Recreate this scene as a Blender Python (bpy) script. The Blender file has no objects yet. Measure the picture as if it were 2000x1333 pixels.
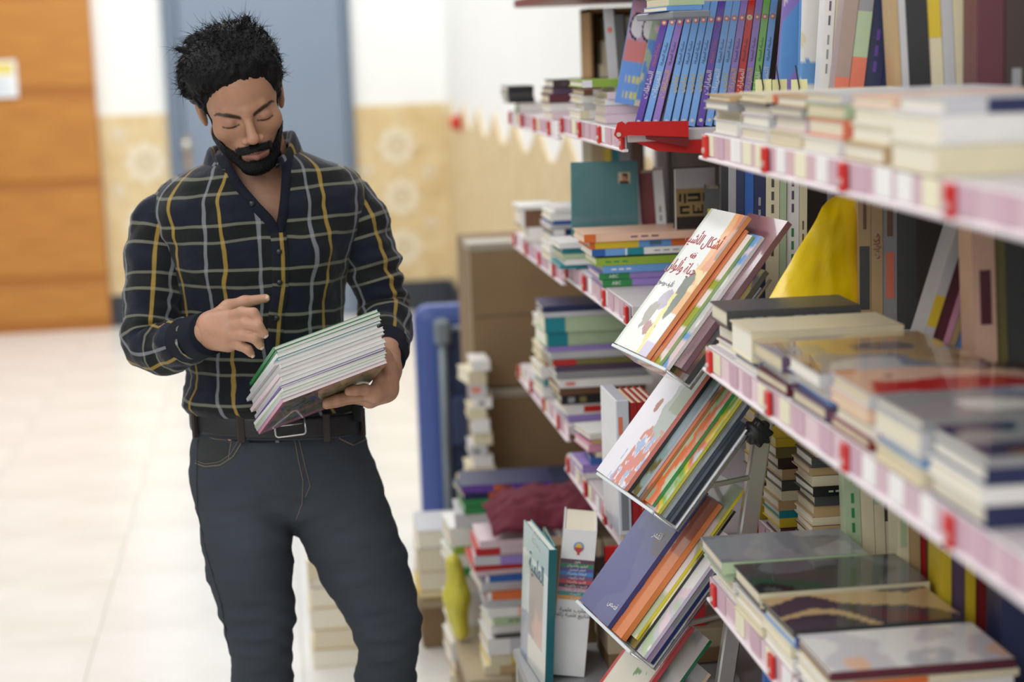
import bpy, math, random
import numpy as np
from mathutils import Vector, Matrix

# ---------------------------------------------------------------- camera, world, lights, exposure
C = bpy.context.scene.collection
F = 3600.0                                            # focal length in pixels of the 2000 px frame
YAW, PITCH, ROLL = [math.radians(a) for a in (7.1, 9.2, 2.0)]
_f = np.array([math.sin(YAW)*math.cos(PITCH), math.cos(YAW)*math.cos(PITCH), -math.sin(PITCH)])
_r0 = np.array([math.cos(YAW), -math.sin(YAW), 0.0]); _u0 = np.cross(_r0, _f)
CR = math.cos(ROLL)*_r0 - math.sin(ROLL)*_u0
CU = math.sin(ROLL)*_r0 + math.cos(ROLL)*_u0
CO = np.array([0.0, 0.0, 1.70])
cam_data = bpy.data.cameras.new('camera'); cam = bpy.data.objects.new('camera', cam_data); C.objects.link(cam)
cam.matrix_world = Matrix(((CR[0], CU[0], -_f[0], CO[0]), (CR[1], CU[1], -_f[1], CO[1]), (CR[2], CU[2], -_f[2], CO[2]), (0, 0, 0, 1)))
cam_data.sensor_width = 36; cam_data.lens = 36*F/2000; cam_data.clip_start = 0.05
cam_data.dof.use_dof = True; cam_data.dof.focus_distance = 3.2; cam_data.dof.aperture_fstop = 2.3
bpy.context.scene.camera = cam
VS = bpy.context.scene.view_settings
VS.view_transform = 'Standard'; VS.look = 'None'; VS.exposure = 0.0; VS.gamma = 1.0; VS.use_curve_mapping = False
W = bpy.data.worlds.new('hall_light'); bpy.context.scene.world = W; W.use_nodes = True
W.node_tree.nodes['Background'].inputs[0].default_value = (0.95, 0.98, 1.0, 1)
W.node_tree.nodes['Background'].inputs[1].default_value = 0.46
def area(name, loc, target, sx, sy, power, col):
    l = bpy.data.lights.new(name, 'AREA'); l.shape = 'RECTANGLE'; l.size = sx; l.size_y = sy; l.energy = power; l.color = col
    o = bpy.data.objects.new(name, l); C.objects.link(o); o.location = loc
    o.rotation_euler = (Vector(target)-Vector(loc)).to_track_quat('-Z', 'Y').to_euler(); return o
area('ceiling_lamps_far', (-0.6, 9.3, 4.6), (-0.6, 9.6, 0), 4.5, 5.0, 235, (1, 1, 1))
area('ceiling_lamps_aisle', (-1.3, 4.2, 4.4), (-0.6, 4.6, 0), 3.2, 3.0, 70, (1, .98, .95))
area('ceiling_lamps_near', (-2.0, 0.5, 3.9), (0.6, 3.0, 0.9), 2.6, 2.0, 60, (1, .98, .96))
area('added_fill_behind_viewer', (-1.0, -1.6, 2.7), (.8, 3.0, 1.1), 3.0, 1.8, 55, (1, .99, .97))  # added frontal fill, not a known lamp; brightens surfaces turned to the camera

def proj(p):
    d = np.asarray(p, float)-CO; z = d@_f
    return 1000+F*(d@CR)/z, 666.5-F*(d@CU)/z
def ray(x, y): return _f+CR*(x-1000)/F-CU*(y-666.5)/F
def atY(x, y, Y): d = ray(x, y); return CO+d*(Y/d[1])
def atX(x, y, X): d = ray(x, y); return CO+d*(X/d[0])
P = atY

# ---------------------------------------------------------------- materials
MATS = {}
def node_mat(name):
    m = bpy.data.materials.new(name); m.use_nodes = True
    return m, m.node_tree, m.node_tree.nodes['Principled BSDF']
def N(nt, kind, **kw):
    n = nt.nodes.new(kind)
    for k, v in kw.items():
        if k.startswith('i_'):
            n.inputs[int(k[2:]) if k[2:].isdigit() else k[2:]].default_value = v
        else: setattr(n, k, v)
    return n
def srgb(r, g, b):
    return tuple((c/255/12.92 if c/255 <= .04045 else ((c/255+.055)/1.055)**2.4) for c in (r, g, b))
def mat(key, rgb=None, rough=.55, metal=0, spec=.5, var=.06, scale=30, bump=0, bscale=200, coat=0):
    """rgb in sRGB 0-255; slight procedural variation of tone and relief"""
    if key in MATS: return MATS[key]
    m, nt, b = node_mat(key); col = srgb(*rgb)
    tc = N(nt, 'ShaderNodeTexCoord'); nz = N(nt, 'ShaderNodeTexNoise'); nz.inputs['Scale'].default_value = scale; nz.inputs['Detail'].default_value = 3
    nt.links.new(tc.outputs['Object'], nz.inputs['Vector'])
    mx = N(nt, 'ShaderNodeMix', data_type='RGBA')
    mx.inputs[6].default_value = (*[c*(1-var*2) for c in col], 1); mx.inputs[7].default_value = (*[min(1, c*(1+var)) for c in col], 1)
    nt.links.new(nz.outputs['Fac'], mx.inputs[0]); nt.links.new(mx.outputs[2], b.inputs['Base Color'])
    b.inputs['Roughness'].default_value = rough; b.inputs['Metallic'].default_value = metal
    b.inputs['Specular IOR Level'].default_value = spec; b.inputs['Coat Weight'].default_value = coat
    if bump:
        n2 = N(nt, 'ShaderNodeTexNoise'); n2.inputs['Scale'].default_value = bscale; nt.links.new(tc.outputs['Object'], n2.inputs['Vector'])
        bp = N(nt, 'ShaderNodeBump'); bp.inputs['Strength'].default_value = bump; bp.inputs['Distance'].default_value = .004
        nt.links.new(n2.outputs['Fac'], bp.inputs['Height']); nt.links.new(bp.outputs['Normal'], b.inputs['Normal'])
    MATS[key] = m; return m
def cm(rgb, rough=.38):                                # cover or paper colour, made once per colour
    return mat('colour_%d_%d_%d_%d' % (*rgb, int(rough*100)), rgb, rough=rough, var=.05)
def attr_mat(key, rough=.5, bump=0, bscale=400, spec=.5, coat=0):
    if key in MATS: return MATS[key]
    m, nt, b = node_mat(key)
    a = N(nt, 'ShaderNodeAttribute', attribute_name='Col'); nt.links.new(a.outputs['Color'], b.inputs['Base Color'])
    b.inputs['Roughness'].default_value = rough; b.inputs['Specular IOR Level'].default_value = spec; b.inputs['Coat Weight'].default_value = coat
    if bump:
        tc = N(nt, 'ShaderNodeTexCoord'); n2 = N(nt, 'ShaderNodeTexNoise'); n2.inputs['Scale'].default_value = bscale; nt.links.new(tc.outputs['Object'], n2.inputs['Vector'])
        bp = N(nt, 'ShaderNodeBump'); bp.inputs['Strength'].default_value = bump; bp.inputs['Distance'].default_value = .002
        nt.links.new(n2.outputs['Fac'], bp.inputs['Height']); nt.links.new(bp.outputs['Normal'], b.inputs['Normal'])
    MATS[key] = m; return m
def page_mat():                                        # page edges: fine lines along the thickness
    if 'pages' in MATS: return MATS['pages']
    m, nt, b = node_mat('pages')
    tc = N(nt, 'ShaderNodeTexCoord'); sp = N(nt, 'ShaderNodeSeparateXYZ'); nt.links.new(tc.outputs['Object'], sp.inputs[0])
    mp = N(nt, 'ShaderNodeCombineXYZ'); nt.links.new(sp.outputs['Z'], mp.inputs['Z'])
    nz = N(nt, 'ShaderNodeTexNoise'); nz.inputs['Scale'].default_value = 900; nz.inputs['Detail'].default_value = 1; nt.links.new(mp.outputs[0], nz.inputs['Vector'])
    oi = N(nt, 'ShaderNodeObjectInfo')
    a = N(nt, 'ShaderNodeMix', data_type='RGBA'); a.inputs[6].default_value = (*srgb(240, 236, 222), 1); a.inputs[7].default_value = (*srgb(214, 200, 168), 1)
    nt.links.new(oi.outputs['Random'], a.inputs[0])
    d = N(nt, 'ShaderNodeMix', data_type='RGBA', blend_type='MULTIPLY'); d.inputs[0].default_value = 1
    r = N(nt, 'ShaderNodeMapRange'); r.inputs[1].default_value = .3; r.inputs[2].default_value = .6; r.inputs[3].default_value = .78; r.inputs[4].default_value = 1
    nt.links.new(nz.outputs['Fac'], r.inputs[0]); nt.links.new(a.outputs[2], d.inputs[6]); nt.links.new(r.outputs[0], d.inputs[7])
    nt.links.new(d.outputs[2], b.inputs['Base Color']); b.inputs['Roughness'].default_value = .8
    MATS['pages'] = m; return m
PAGES = page_mat()
def clear_mat(key, col, alpha, rough=.08):             # thin clear plastic
    if key in MATS: return MATS[key]
    m, nt, b = node_mat(key); out = nt.nodes['Material Output']
    b.inputs['Base Color'].default_value = (*srgb(*col), 1); b.inputs['Roughness'].default_value = rough
    t = N(nt, 'ShaderNodeBsdfTransparent'); t.inputs[0].default_value = (.97, .98, .98, 1)
    mx = N(nt, 'ShaderNodeMixShader'); fr = N(nt, 'ShaderNodeFresnel'); fr.inputs[0].default_value = 1.45
    ad = N(nt, 'ShaderNodeMath', operation='ADD', use_clamp=True); ad.inputs[1].default_value = alpha
    nt.links.new(fr.outputs[0], ad.inputs[0]); nt.links.new(ad.outputs[0], mx.inputs[0])
    nt.links.new(t.outputs[0], mx.inputs[1]); nt.links.new(b.outputs[0], mx.inputs[2]); nt.links.new(mx.outputs[0], out.inputs['Surface'])
    MATS[key] = m; return m

# ---------------------------------------------------------------- object helpers
def tag(o, label=None, cat=None, group=None, kind=None):
    if label: o['label'] = label
    if cat: o['category'] = cat
    if group: o['group'] = group
    if kind: o['kind'] = kind
    return o
def empty(name, loc=(0, 0, 0), rot=None):
    o = bpy.data.objects.new(name, None); C.objects.link(o); o.location = loc; o.empty_display_size = .05
    if rot is not None: o.rotation_euler = rot
    return o
def mesh(name, V, Fc, m=None, parent=None, smooth=False, col=None, uv=None, mi=None, data_only=False):
    me = bpy.data.meshes.new(name)
    me.from_pydata([tuple(map(float, v)) for v in V], [], [tuple(map(int, f)) for f in Fc])
    for x in (m if isinstance(m, (list, tuple)) else [m]):
        if x is not None: me.materials.append(x)
    if mi is not None: me.polygons.foreach_set('material_index', np.asarray(mi, np.int32))
    if smooth: me.polygons.foreach_set('use_smooth', np.ones(len(me.polygons), bool))
    if col is not None:
        a = me.color_attributes.new('Col', 'FLOAT_COLOR', 'POINT'); cc = np.ones((len(V), 4), np.float32); cc[:, :3] = col
        a.data.foreach_set('color', cc.ravel())
    if uv is not None:
        l = me.uv_layers.new(name='UVMap'); li = np.empty(len(me.loops), np.int32); me.loops.foreach_get('vertex_index', li)
        l.data.foreach_set('uv', np.asarray(uv, np.float32)[li].ravel())
    me.update()
    if data_only: return me
    o = bpy.data.objects.new(name, me); C.objects.link(o)
    if parent is not None: o.parent = parent
    return o
class MB:
    """collects boxes, tubes and lofts into one mesh"""
    def __init__(s): s.V = []; s.F = []; s.M = []
    def add(s, V, Fc, mi=0):
        o = len(s.V); s.V += [tuple(v) for v in V]; s.F += [tuple(i+o for i in f) for f in Fc]; s.M += [mi]*len(Fc); return s
    def box(s, lo, hi, mi=0, M=None):
        a, b = lo, hi
        v = [(a[0], a[1], a[2]), (b[0], a[1], a[2]), (b[0], b[1], a[2]), (a[0], b[1], a[2]), (a[0], a[1], b[2]), (b[0], a[1], b[2]), (b[0], b[1], b[2]), (a[0], b[1], b[2])]
        if M is not None: v = [tuple(M @ Vector(p)) for p in v]
        return s.add(v, [(0, 3, 2, 1), (4, 5, 6, 7), (0, 1, 5, 4), (1, 2, 6, 5), (2, 3, 7, 6), (3, 0, 4, 7)], mi)
    def cbox(s, lo, hi, c=.004, mi=0, M=None):         # box with chamfered edges
        lo = np.array(lo, float); hi = np.array(hi, float); c = min(c, .45*min(hi-lo)); V = []; idx = {}
        for i in range(8):
            for ax in range(3): idx[(i, ax)] = i*3+ax
        Fs = []
        for ax in range(3):
            u, w = (ax+1) % 3, (ax+2) % 3
            for e in (0, 1):
                q = [(e << ax) | (a << u) | (b << w) for a, b in ((0, 0), (1, 0), (1, 1), (0, 1))]
                f = [idx[(i, ax)] for i in q]; Fs.append(f if e else f[::-1])
        for ax in range(3):
            u, w = (ax+1) % 3, (ax+2) % 3
            for a in (0, 1):
                for b in (0, 1):
                    i0 = (a << u) | (b << w); i1 = i0 | (1 << ax)
                    f = [idx[(i0, u)], idx[(i1, u)], idx[(i1, w)], idx[(i0, w)]]
                    Fs.append(f if (a ^ b) else f[::-1])
        for i in range(8):
            par = bin(i).count('1') & 1; f = [idx[(i, 0)], idx[(i, 1)], idx[(i, 2)]]; Fs.append(f if par else f[::-1])
        # in this layout vertex (i, ax) lies on the face whose normal is ax
        V2 = [None]*24
        for i in range(8):
            for ax in range(3):
                p = [0, 0, 0]
                for k in range(3):
                    e = (i >> k) & 1; p[k] = (hi[k] if e else lo[k]) if k == ax else ((hi[k]-c) if e else (lo[k]+c))
                V2[idx[(i, ax)]] = tuple(p)
        if M is not None: V2 = [tuple(M @ Vector(p)) for p in V2]
        return s.add(V2, Fs, mi)
    def tube(s, pts, r, n=10, mi=0, cap=True):
        pts = [np.array(p, float) for p in pts]; rs = r if isinstance(r, (list, tuple)) else [r]*len(pts); rings = []; up = None
        for i, p in enumerate(pts):
            t = (pts[min(i+1, len(pts)-1)]-pts[max(i-1, 0)]); t = t/(np.linalg.norm(t)+1e-9)
            if up is None: up = np.array([0, 0, 1.]) if abs(t[2]) < .9 else np.array([1., 0, 0])
            a = np.cross(t, up); a /= np.linalg.norm(a)+1e-9; up = np.cross(a, t)
            rings.append([p+rs[i]*(math.cos(2*math.pi*k/n)*a+math.sin(2*math.pi*k/n)*up) for k in range(n)])
        V = [v for q in rings for v in q]; L = len(rings)
        Fs = [(i*n+k, i*n+(k+1) % n, (i+1)*n+(k+1) % n, (i+1)*n+k) for i in range(L-1) for k in range(n)]
        if cap: Fs += [tuple(range(n))[::-1], tuple((L-1)*n+k for k in range(n))]
        return s.add(V, Fs, mi)
    def build(s, name, m, parent=None, smooth=False):
        return mesh(name, s.V, s.F, m, parent, smooth, mi=s.M if isinstance(m, (list, tuple)) else None)
def loft(rings, closed=True, cap=False):
    n = len(rings[0]); V = [v for q in rings for v in q]; L = len(rings); kk = n if closed else n-1
    Fs = [(i*n+k, i*n+(k+1) % n, (i+1)*n+(k+1) % n, (i+1)*n+k) for i in range(L-1) for k in range(kk)]
    if cap: Fs += [tuple(range(n))[::-1], tuple((L-1)*n+k for k in range(n))]
    return V, Fs
def snoise(Pn, scale, seed=0, octs=2):
    """smooth pseudo noise in -1..1 for an (n,3) array"""
    rng = np.random.RandomState(seed); Pn = np.asarray(Pn, float); out = np.zeros(len(Pn)); amp = 1; tot = 0
    for o in range(octs):
        w = Pn*scale*(2**o)
        for k in range(5):
            d = rng.normal(size=3); d /= np.linalg.norm(d); ph = rng.rand()*6.28; d2 = rng.normal(size=3)*.6
            out += amp*np.sin(w@d*6.28*.7+ph+1.3*np.sin(w@d2*6.28*.5+ph*2))/5*1.8
        tot += amp; amp *= .5
    return out/tot

# ---------------------------------------------------------------- signed distance bodies
class SDF:
    def __init__(s, lo, hi, h):
        s.lo = np.array(lo, float); s.h = h; s.n = np.ceil((np.array(hi)-s.lo)/h).astype(int)+1
        s.ax = [s.lo[i]+h*np.arange(s.n[i]) for i in range(3)]; s.F = np.full(s.n, .05, np.float32)
    def _sub(s, lo, hi, m):
        sl = []
        for i in range(3):
            a = int(max(0, math.floor((lo[i]-m-s.lo[i])/s.h))); b = int(min(s.n[i], math.ceil((hi[i]+m-s.lo[i])/s.h)+1)); sl.append(slice(a, max(a, b)))
        return tuple(sl), s.ax[0][sl[0]][:, None, None].astype(np.float32), s.ax[1][sl[1]][None, :, None].astype(np.float32), s.ax[2][sl[2]][None, None, :].astype(np.float32)
    def _mix(s, sl, d, k, mode):
        Fv = s.F[sl]
        if mode == 'sub': d = -d; Fv2 = -Fv
        if mode == 'add':
            h = np.clip(.5+.5*(Fv-d)/k, 0, 1); s.F[sl] = Fv*(1-h)+d*h-k*h*(1-h)
        else:
            h = np.clip(.5+.5*(d-Fv)/k, 0, 1); s.F[sl] = Fv*(1-h)+d*h+k*h*(1-h)
    def cap(s, a, b, ra, rb=None, k=.01, mode='add'):
        rb = ra if rb is None else rb; a = np.array(a, float); b = np.array(b, float); R = max(ra, rb)
        sl, x, y, z = s._sub(np.minimum(a, b)-R, np.maximum(a, b)+R, .03+k)
        ab = b-a; L = ab@ab+1e-12; t = np.clip(((x-a[0])*ab[0]+(y-a[1])*ab[1]+(z-a[2])*ab[2])/L, 0, 1)
        d = np.sqrt((x-a[0]-t*ab[0])**2+(y-a[1]-t*ab[1])**2+(z-a[2]-t*ab[2])**2)-(ra+(rb-ra)*t)
        s._mix(sl, d, k, mode); return s
    def chain(s, pts, rs, k=.01):
        for i in range(len(pts)-1): s.cap(pts[i], pts[i+1], rs[i], rs[i+1], k)
        return s
    def ell(s, c, r, k=.01, mode='add', rot=None):
        c = np.array(c, float); r = np.array(r, float); R = max(r)
        sl, x, y, z = s._sub(c-R, c+R, .03+k); x = x-c[0]; y = y-c[1]; z = z-c[2]
        if rot is not None: x, y, z = (rot[0, 0]*x+rot[0, 1]*y+rot[0, 2]*z, rot[1, 0]*x+rot[1, 1]*y+rot[1, 2]*z, rot[2, 0]*x+rot[2, 1]*y+rot[2, 2]*z)
        k0 = np.sqrt((x/r[0])**2+(y/r[1])**2+(z/r[2])**2); k1 = np.sqrt((x/r[0]**2)**2+(y/r[1]**2)**2+(z/r[2]**2)**2)+1e-9
        s._mix(sl, k0*(k0-1)/k1, k, mode); return s
    def surf(s):
        Fv = s.F; ins = Fv < 0; n = s.n; idx = -np.ones(n-1, np.int64)
        c = np.zeros(n-1, np.int8)
        for dx in (0, 1):
            for dy in (0, 1):
                for dz in (0, 1): c += ins[dx:n[0]-1+dx, dy:n[1]-1+dy, dz:n[2]-1+dz]
        act = np.argwhere((c > 0) & (c < 8)); idx[tuple(act.T)] = np.arange(len(act))
        acc = np.zeros((len(act), 3)); cnt = np.zeros(len(act)); cr = [(0, 0, 0), (1, 0, 0), (0, 1, 0), (1, 1, 0), (0, 0, 1), (1, 0, 1), (0, 1, 1), (1, 1, 1)]
        for i in range(8):
            for j in range(i+1, 8):
                if bin(i ^ j).count('1') != 1: continue
                a = np.array(cr[i]); b = np.array(cr[j]); fa = Fv[tuple((act+a).T)]; fb = Fv[tuple((act+b).T)]
                m = (fa < 0) != (fb < 0); t = fa/(fa-fb+1e-12)
                acc[m] += (a+(b-a)*t[:, None])[m]; cnt[m] += 1
        V = s.lo+s.h*(act+acc/cnt[:, None]); Q = []
        for ax in range(3):
            sl0 = [slice(None)]*3; sl1 = [slice(None)]*3; sl0[ax] = slice(0, -1); sl1[ax] = slice(1, None)
            A = ins[tuple(sl0)]; B = ins[tuple(sl1)]; e = np.argwhere(A != B)
            u, w = (ax+1) % 3, (ax+2) % 3
            e = e[(e[:, u] > 0) & (e[:, w] > 0) & (e[:, u] < n[u]-1) & (e[:, w] < n[w]-1)]
            inn = A[tuple(e.T)]; q = []
            for du, dw in ((-1, -1), (0, -1), (0, 0), (-1, 0)):
                g = e.copy(); g[:, u] += du; g[:, w] += dw; q.append(idx[tuple(g.T)])
            q = np.stack(q, 1); q[~inn] = q[~inn][:, ::-1]; Q.append(q)
        return V, np.concatenate(Q)
def smooth_verts(V, Q, it=1, f=.5):
    V = V.copy()
    for _ in range(it):
        S = np.zeros_like(V); c = np.zeros(len(V))
        for a, b in ((0, 1), (1, 2), (2, 3), (3, 0)):
            np.add.at(S, Q[:, a], V[Q[:, b]]); np.add.at(S, Q[:, b], V[Q[:, a]]); np.add.at(c, Q[:, a], 1); np.add.at(c, Q[:, b], 1)
        m = c > 0; V[m] = V[m]*(1-f)+f*S[m]/c[m][:, None]
    return V
def vnormals(V, Q):
    nf = np.cross(V[Q[:, 2]]-V[Q[:, 0]], V[Q[:, 3]]-V[Q[:, 1]]); Nn = np.zeros_like(V)
    for k in range(4): np.add.at(Nn, Q[:, k], nf)
    return Nn/(np.linalg.norm(Nn, axis=1)[:, None]+1e-12)
def sstep(x, a, b): t = np.clip((x-a)/(b-a), 0, 1); return t*t*(3-2*t)

# ================================================================ THE HALL
YW, XW = 11.85, 1.10                                    # far wall, and the wall behind the racks
def plaster_mat(key, rgb, rough=.6):
    return mat(key, rgb, rough=rough, var=.02, scale=3, bump=.05, bscale=60)
WHITE = plaster_mat('white_wall_paint', (238, 239, 236))
# floor: large cream tiles, each laid as a slab with a recessed joint
m, nt, b = node_mat('cream_floor_tile')
tc = N(nt, 'ShaderNodeTexCoord'); nz = N(nt, 'ShaderNodeTexNoise'); nz.inputs['Scale'].default_value = 2.2; nz.inputs['Detail'].default_value = 5
nt.links.new(tc.outputs['Object'], nz.inputs['Vector'])
cr_ = N(nt, 'ShaderNodeValToRGB'); cr_.color_ramp.elements[0].color = (*srgb(222, 220, 214), 1); cr_.color_ramp.elements[1].color = (*srgb(234, 232, 228), 1)
cr_.color_ramp.elements[0].position = .35; cr_.color_ramp.elements[1].position = .65
nt.links.new(nz.outputs['Fac'], cr_.inputs[0]); nt.links.new(cr_.outputs[0], b.inputs['Base Color'])
b.inputs['Roughness'].default_value = .22
TILE = m
fl = tag(MB().box((-6, -1, -.06), (XW+.3, YW+.3, -.004)).build('floor', mat('tile_grout', (205, 198, 186), rough=.8)), kind='structure')
ts = .60; tile_me = MB().cbox((.0008, .0008, -.004), (ts-.0008, ts-.0008, 0), .0008).build('floor_tile', TILE, fl)
TX0, TY0 = -2.4, 3.0; first = True
for i in range(6):
    for j in range(15):
        o = tile_me if first else tile_me.copy()
        if not first: C.objects.link(o)
        first = False; o.location = (TX0+i*ts, TY0+j*ts, 0)
MB().box((-6, -1, -.003), (TX0, YW+.3, 0)).box((TX0, -1, -.003), (XW+.3, TY0, 0)).box((TX0, TY0+15*ts, -.003), (XW+.3, YW+.3, 0)).build('floor_margin', TILE, fl)

# far wall
xd0, xd1 = atY(345, 400, YW)[0], atY(690, 330, YW)[0]     # grey door span
xo = atY(204, 400, YW)[0]                                # right edge of the wooden partition
zd = 1.335                                              # top of the patterned tiling
wb = tag(MB().box((-6, YW, 0), (XW+.3, YW+.15, 4.2)).build('wall_back', WHITE), kind='structure')
wr = tag(MB().box((XW, -1, 0), (XW+.15, YW, 4.2)).build('wall_right', WHITE), kind='structure')
def dado_mat():
    m, nt, b = node_mat('sand_coloured_wall_tile')
    tc = N(nt, 'ShaderNodeTexCoord'); nz = N(nt, 'ShaderNodeTexNoise'); nz.inputs['Scale'].default_value = 9; nz.inputs['Detail'].default_value = 4
    nt.links.new(tc.outputs['Object'], nz.inputs['Vector'])
    r = N(nt, 'ShaderNodeValToRGB'); r.color_ramp.elements[0].color = (*srgb(206, 180, 130), 1); r.color_ramp.elements[1].color = (*srgb(222, 202, 160), 1)
    r.color_ramp.elements[0].position = .3; r.color_ramp.elements[1].position = .7
    nt.links.new(nz.outputs['Fac'], r.inputs[0]); nt.links.new(r.outputs[0], b.inputs['Base Color']); b.inputs['Roughness'].default_value = .35
    return m
DADO = dado_mat()
INLAY = mat('pale_star_inlay', (228, 216, 190), rough=.4)
BASE = mat('dark_slate_skirting', (52, 56, 66), rough=.4)
def wall_tiles(x0, x1, y_front, par):
    n = max(1, round((x1-x0)/.30)); w = (x1-x0)/n
    for i in range(n):
        for k in range(4):
            z0 = .20+k*.28375
            MB().cbox((x0+i*w+.001, y_front, z0+.001), (x0+(i+1)*w-.001, y_front+.012, z0+.28275), .001).build('wall_tile', DADO, par)
wall_tiles(xo, xd0-.02, YW-.012, wb); wall_tiles(xd1+.02, XW, YW-.012, wb)
tr = MB(); tr.cbox((xo, YW-.018, 0), (xd0-.02, YW, .20), .002); tr.cbox((xd1+.02, YW-.018, 0), (XW, YW, .20), .002)
tag(tr.build('baseboard_back', BASE), kind='structure')
tag(MB().cbox((XW-.018, 4.5, 0), (XW, YW-.018, .20), .002).build('baseboard_right', BASE), kind='structure')
def star(cx, cz, R, y):                                 # pale eight-pointed star ring inlaid in the tiles
    V = []; Fs = []; n = 16
    for k in range(n):
        a = 2*math.pi*k/n; ro = R*(1 if k % 2 == 0 else .74); ri = R*(.42 if k % 2 == 0 else .5)
        for yy in (y, y+.004):
            V += [(cx+ro*math.sin(a), yy, cz+ro*math.cos(a)), (cx+ri*math.sin(a), yy, cz+ri*math.cos(a))]
    for k in range(n):
        a = k*4; c = ((k+1) % n)*4
        Fs += [(a, a+1, c+1, c), (a, c, c+2, a+2), (a+1, a+3, c+3, c+1)]
    for q in range(8):                                  # small petals in the middle of the ring
        a = 2*math.pi*(q+.5)/8; c0 = len(V); rr = R*.25
        for dx, dz in ((0, -.18), (.1, 0), (0, .18), (-.1, 0)):
            X = dx*R; Z = rr+dz*R
            V.append((cx+X*math.cos(a)+Z*math.sin(a), y, cz-X*math.sin(a)+Z*math.cos(a)))
        Fs.append((c0, c0+1, c0+2, c0+3))
    return mesh('star_inlay', V, Fs, INLAY, wb)
for px, py, R in ((285, 318, .145), (775, 285, .135), (785, 385, .135), (790, 483, .13), (232, 262, .05), (232, 372, .05), (715, 335, .05), (722, 435, .05), (285, 440, .14), (290, 545, .13), (838, 335, .045), (843, 435, .045)):
    q = atY(px, py, YW-.017); star(q[0], q[2], R, YW-.0172)
# right wall: the tiling ends in a scalloped crest
y0, y1 = 5.0, YW-.012; zt = 1.22; V = []; ncr = 9; wcr = (y1-y0)/ncr
prof = []
for i in range(ncr):
    for s_, h in ((0, 0), (.12, .01), (.25, .045), (.36, .085), (.44, .115), (.5, .135), (.56, .115), (.64, .085), (.75, .045), (.88, .01)):
        prof.append((y0+(i+s_)*wcr, zt+h))
prof.append((y1, zt))
V = []; Fs = []
for y_, z_ in prof: V += [(XW-.012, y_, .20), (XW-.012, y_, z_), (XW, y_, .20), (XW, y_, z_)]
for i in range(len(prof)-1):
    a = i*4; c = a+4; Fs += [(a, a+1, c+1, c), (a+1, a+3, c+3, c+1), (a+3, a+2, c+2, c+3)]
Fs += [(0, 2, 3, 1)]
mesh('tile_cladding', V, Fs, DADO, wr)
# small red round sign on the right wall
q = atX(893, 240, XW-.03); wm = tag(empty('alarm_bell', (XW-.012, q[1], q[2])), 'small red alarm bell high on the sand-tiled wall near the corner', 'bell')
rings = [[(-d, r*math.cos(2*math.pi*k/24), r*math.sin(2*math.pi*k/24)) for k in range(24)] for d, r in ((0, .030), (.012, .030), (.014, .044), (.040, .040), (.056, .024), (.060, .004))]
V, Fs = loft(rings, cap=True); mesh('bell_dome', V, Fs, cm((205, 50, 40)), wm, True)
MB().cbox((-.012, -.05, -.05), (0, .05, .05), .003).build('back_box', cm((190, 44, 38)), wm)

# grey door with frame, hinge line and round knob
GREY = mat('blue_grey_door_paint', (124, 138, 156), rough=.45, var=.03, scale=2)
GREY2 = mat('blue_grey_frame_paint', (104, 118, 136), rough=.45, var=.03)
dr = tag(empty('door_1', (xd0, YW-.03, 0)), kind='structure')
fr = MB(); fr.cbox((-.02, -.03, 0), (.075, .03, 2.45), .004); fr.cbox((xd1-xd0-.03, -.03, 0), (xd1-xd0+.02, .03, 2.45), .004); fr.cbox((-.02, -.03, 2.4), (xd1-xd0+.02, .03, 2.5), .004)
fr.build('door_frame', GREY2, dr)
MB().cbox((.08, -.012, .01), (xd1-xd0-.035, .028, 2.4), .003).build('door_leaf', GREY, dr)
q = atY(364, 284, YW-.09)
kb = MB(); kx, kz = q[0]-xd0, q[2]
kb.tube([(kx, -.012, kz), (kx, -.05, kz)], .014, 12); kb.tube([(kx, -.045, kz), (kx, -.06, kz), (kx, -.085, kz), (kx, -.095, kz)], [.02, .034, .032, .012], 16)
kb.build('door_knob', mat('brushed_nickel', (200, 196, 188), rough=.3, metal=.9), dr, True)
MB().cbox((kx-.022, -.018, kz-.16), (kx+.022, -.012, kz+.06), .002).build('lock_plate', mat('lock_brass', (176, 150, 120), rough=.35, metal=.6), dr)

# wooden sliding partition at the left, built of wide boards
def wood_mat():
    m, nt, b = node_mat('orange_wood_veneer')
    tc = N(nt, 'ShaderNodeTexCoord'); mp = N(nt, 'ShaderNodeMapping'); mp.inputs['Scale'].default_value = (1.2, 1, 16)
    nt.links.new(tc.outputs['Object'], mp.inputs[0]); nz = N(nt, 'ShaderNodeTexNoise'); nz.inputs['Scale'].default_value = 3; nz.inputs['Detail'].default_value = 6
    nt.links.new(mp.outputs[0], nz.inputs['Vector']); r = N(nt, 'ShaderNodeValToRGB')
    r.color_ramp.elements[0].color = (*srgb(170, 108, 38), 1); r.color_ramp.elements[1].color = (*srgb(190, 130, 54), 1)
    r.color_ramp.elements[0].position = .3; r.color_ramp.elements[1].position = .7
    nt.links.new(nz.outputs['Fac'], r.inputs[0]); nt.links.new(r.outputs[0], b.inputs['Base Color']); b.inputs['Roughness'].default_value = .35
    return m
WOOD = wood_mat(); WOOD_D = mat('darker_wood_band', (170, 106, 38), rough=.4, var=.05)
part = tag(empty('wooden_partition', (xo, YW-.10, 0)), 'orange-brown wooden partition of wide boards at the left of the far wall', 'partition')
zj = [0.03, 0.32, .92, 1.49, 2.1, 2.7]
MB().box((-3.6, .02, 0), (-.004, .10, 2.75)).build('core_panel', WOOD_D, part)
for i in range(5):
    MB().cbox((-3.6, 0, zj[i]+.035), (0, .03, zj[i+1]-.035), .004).build('board', WOOD, part)
for z in zj: MB().cbox((-3.6, .008, z-.034), (0, .03, z+.034), .002).build('joint_band', WOOD_D, part)
q0 = atY(0, 118, YW-.11); q1 = atY(36, 190, YW-.11)
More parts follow.
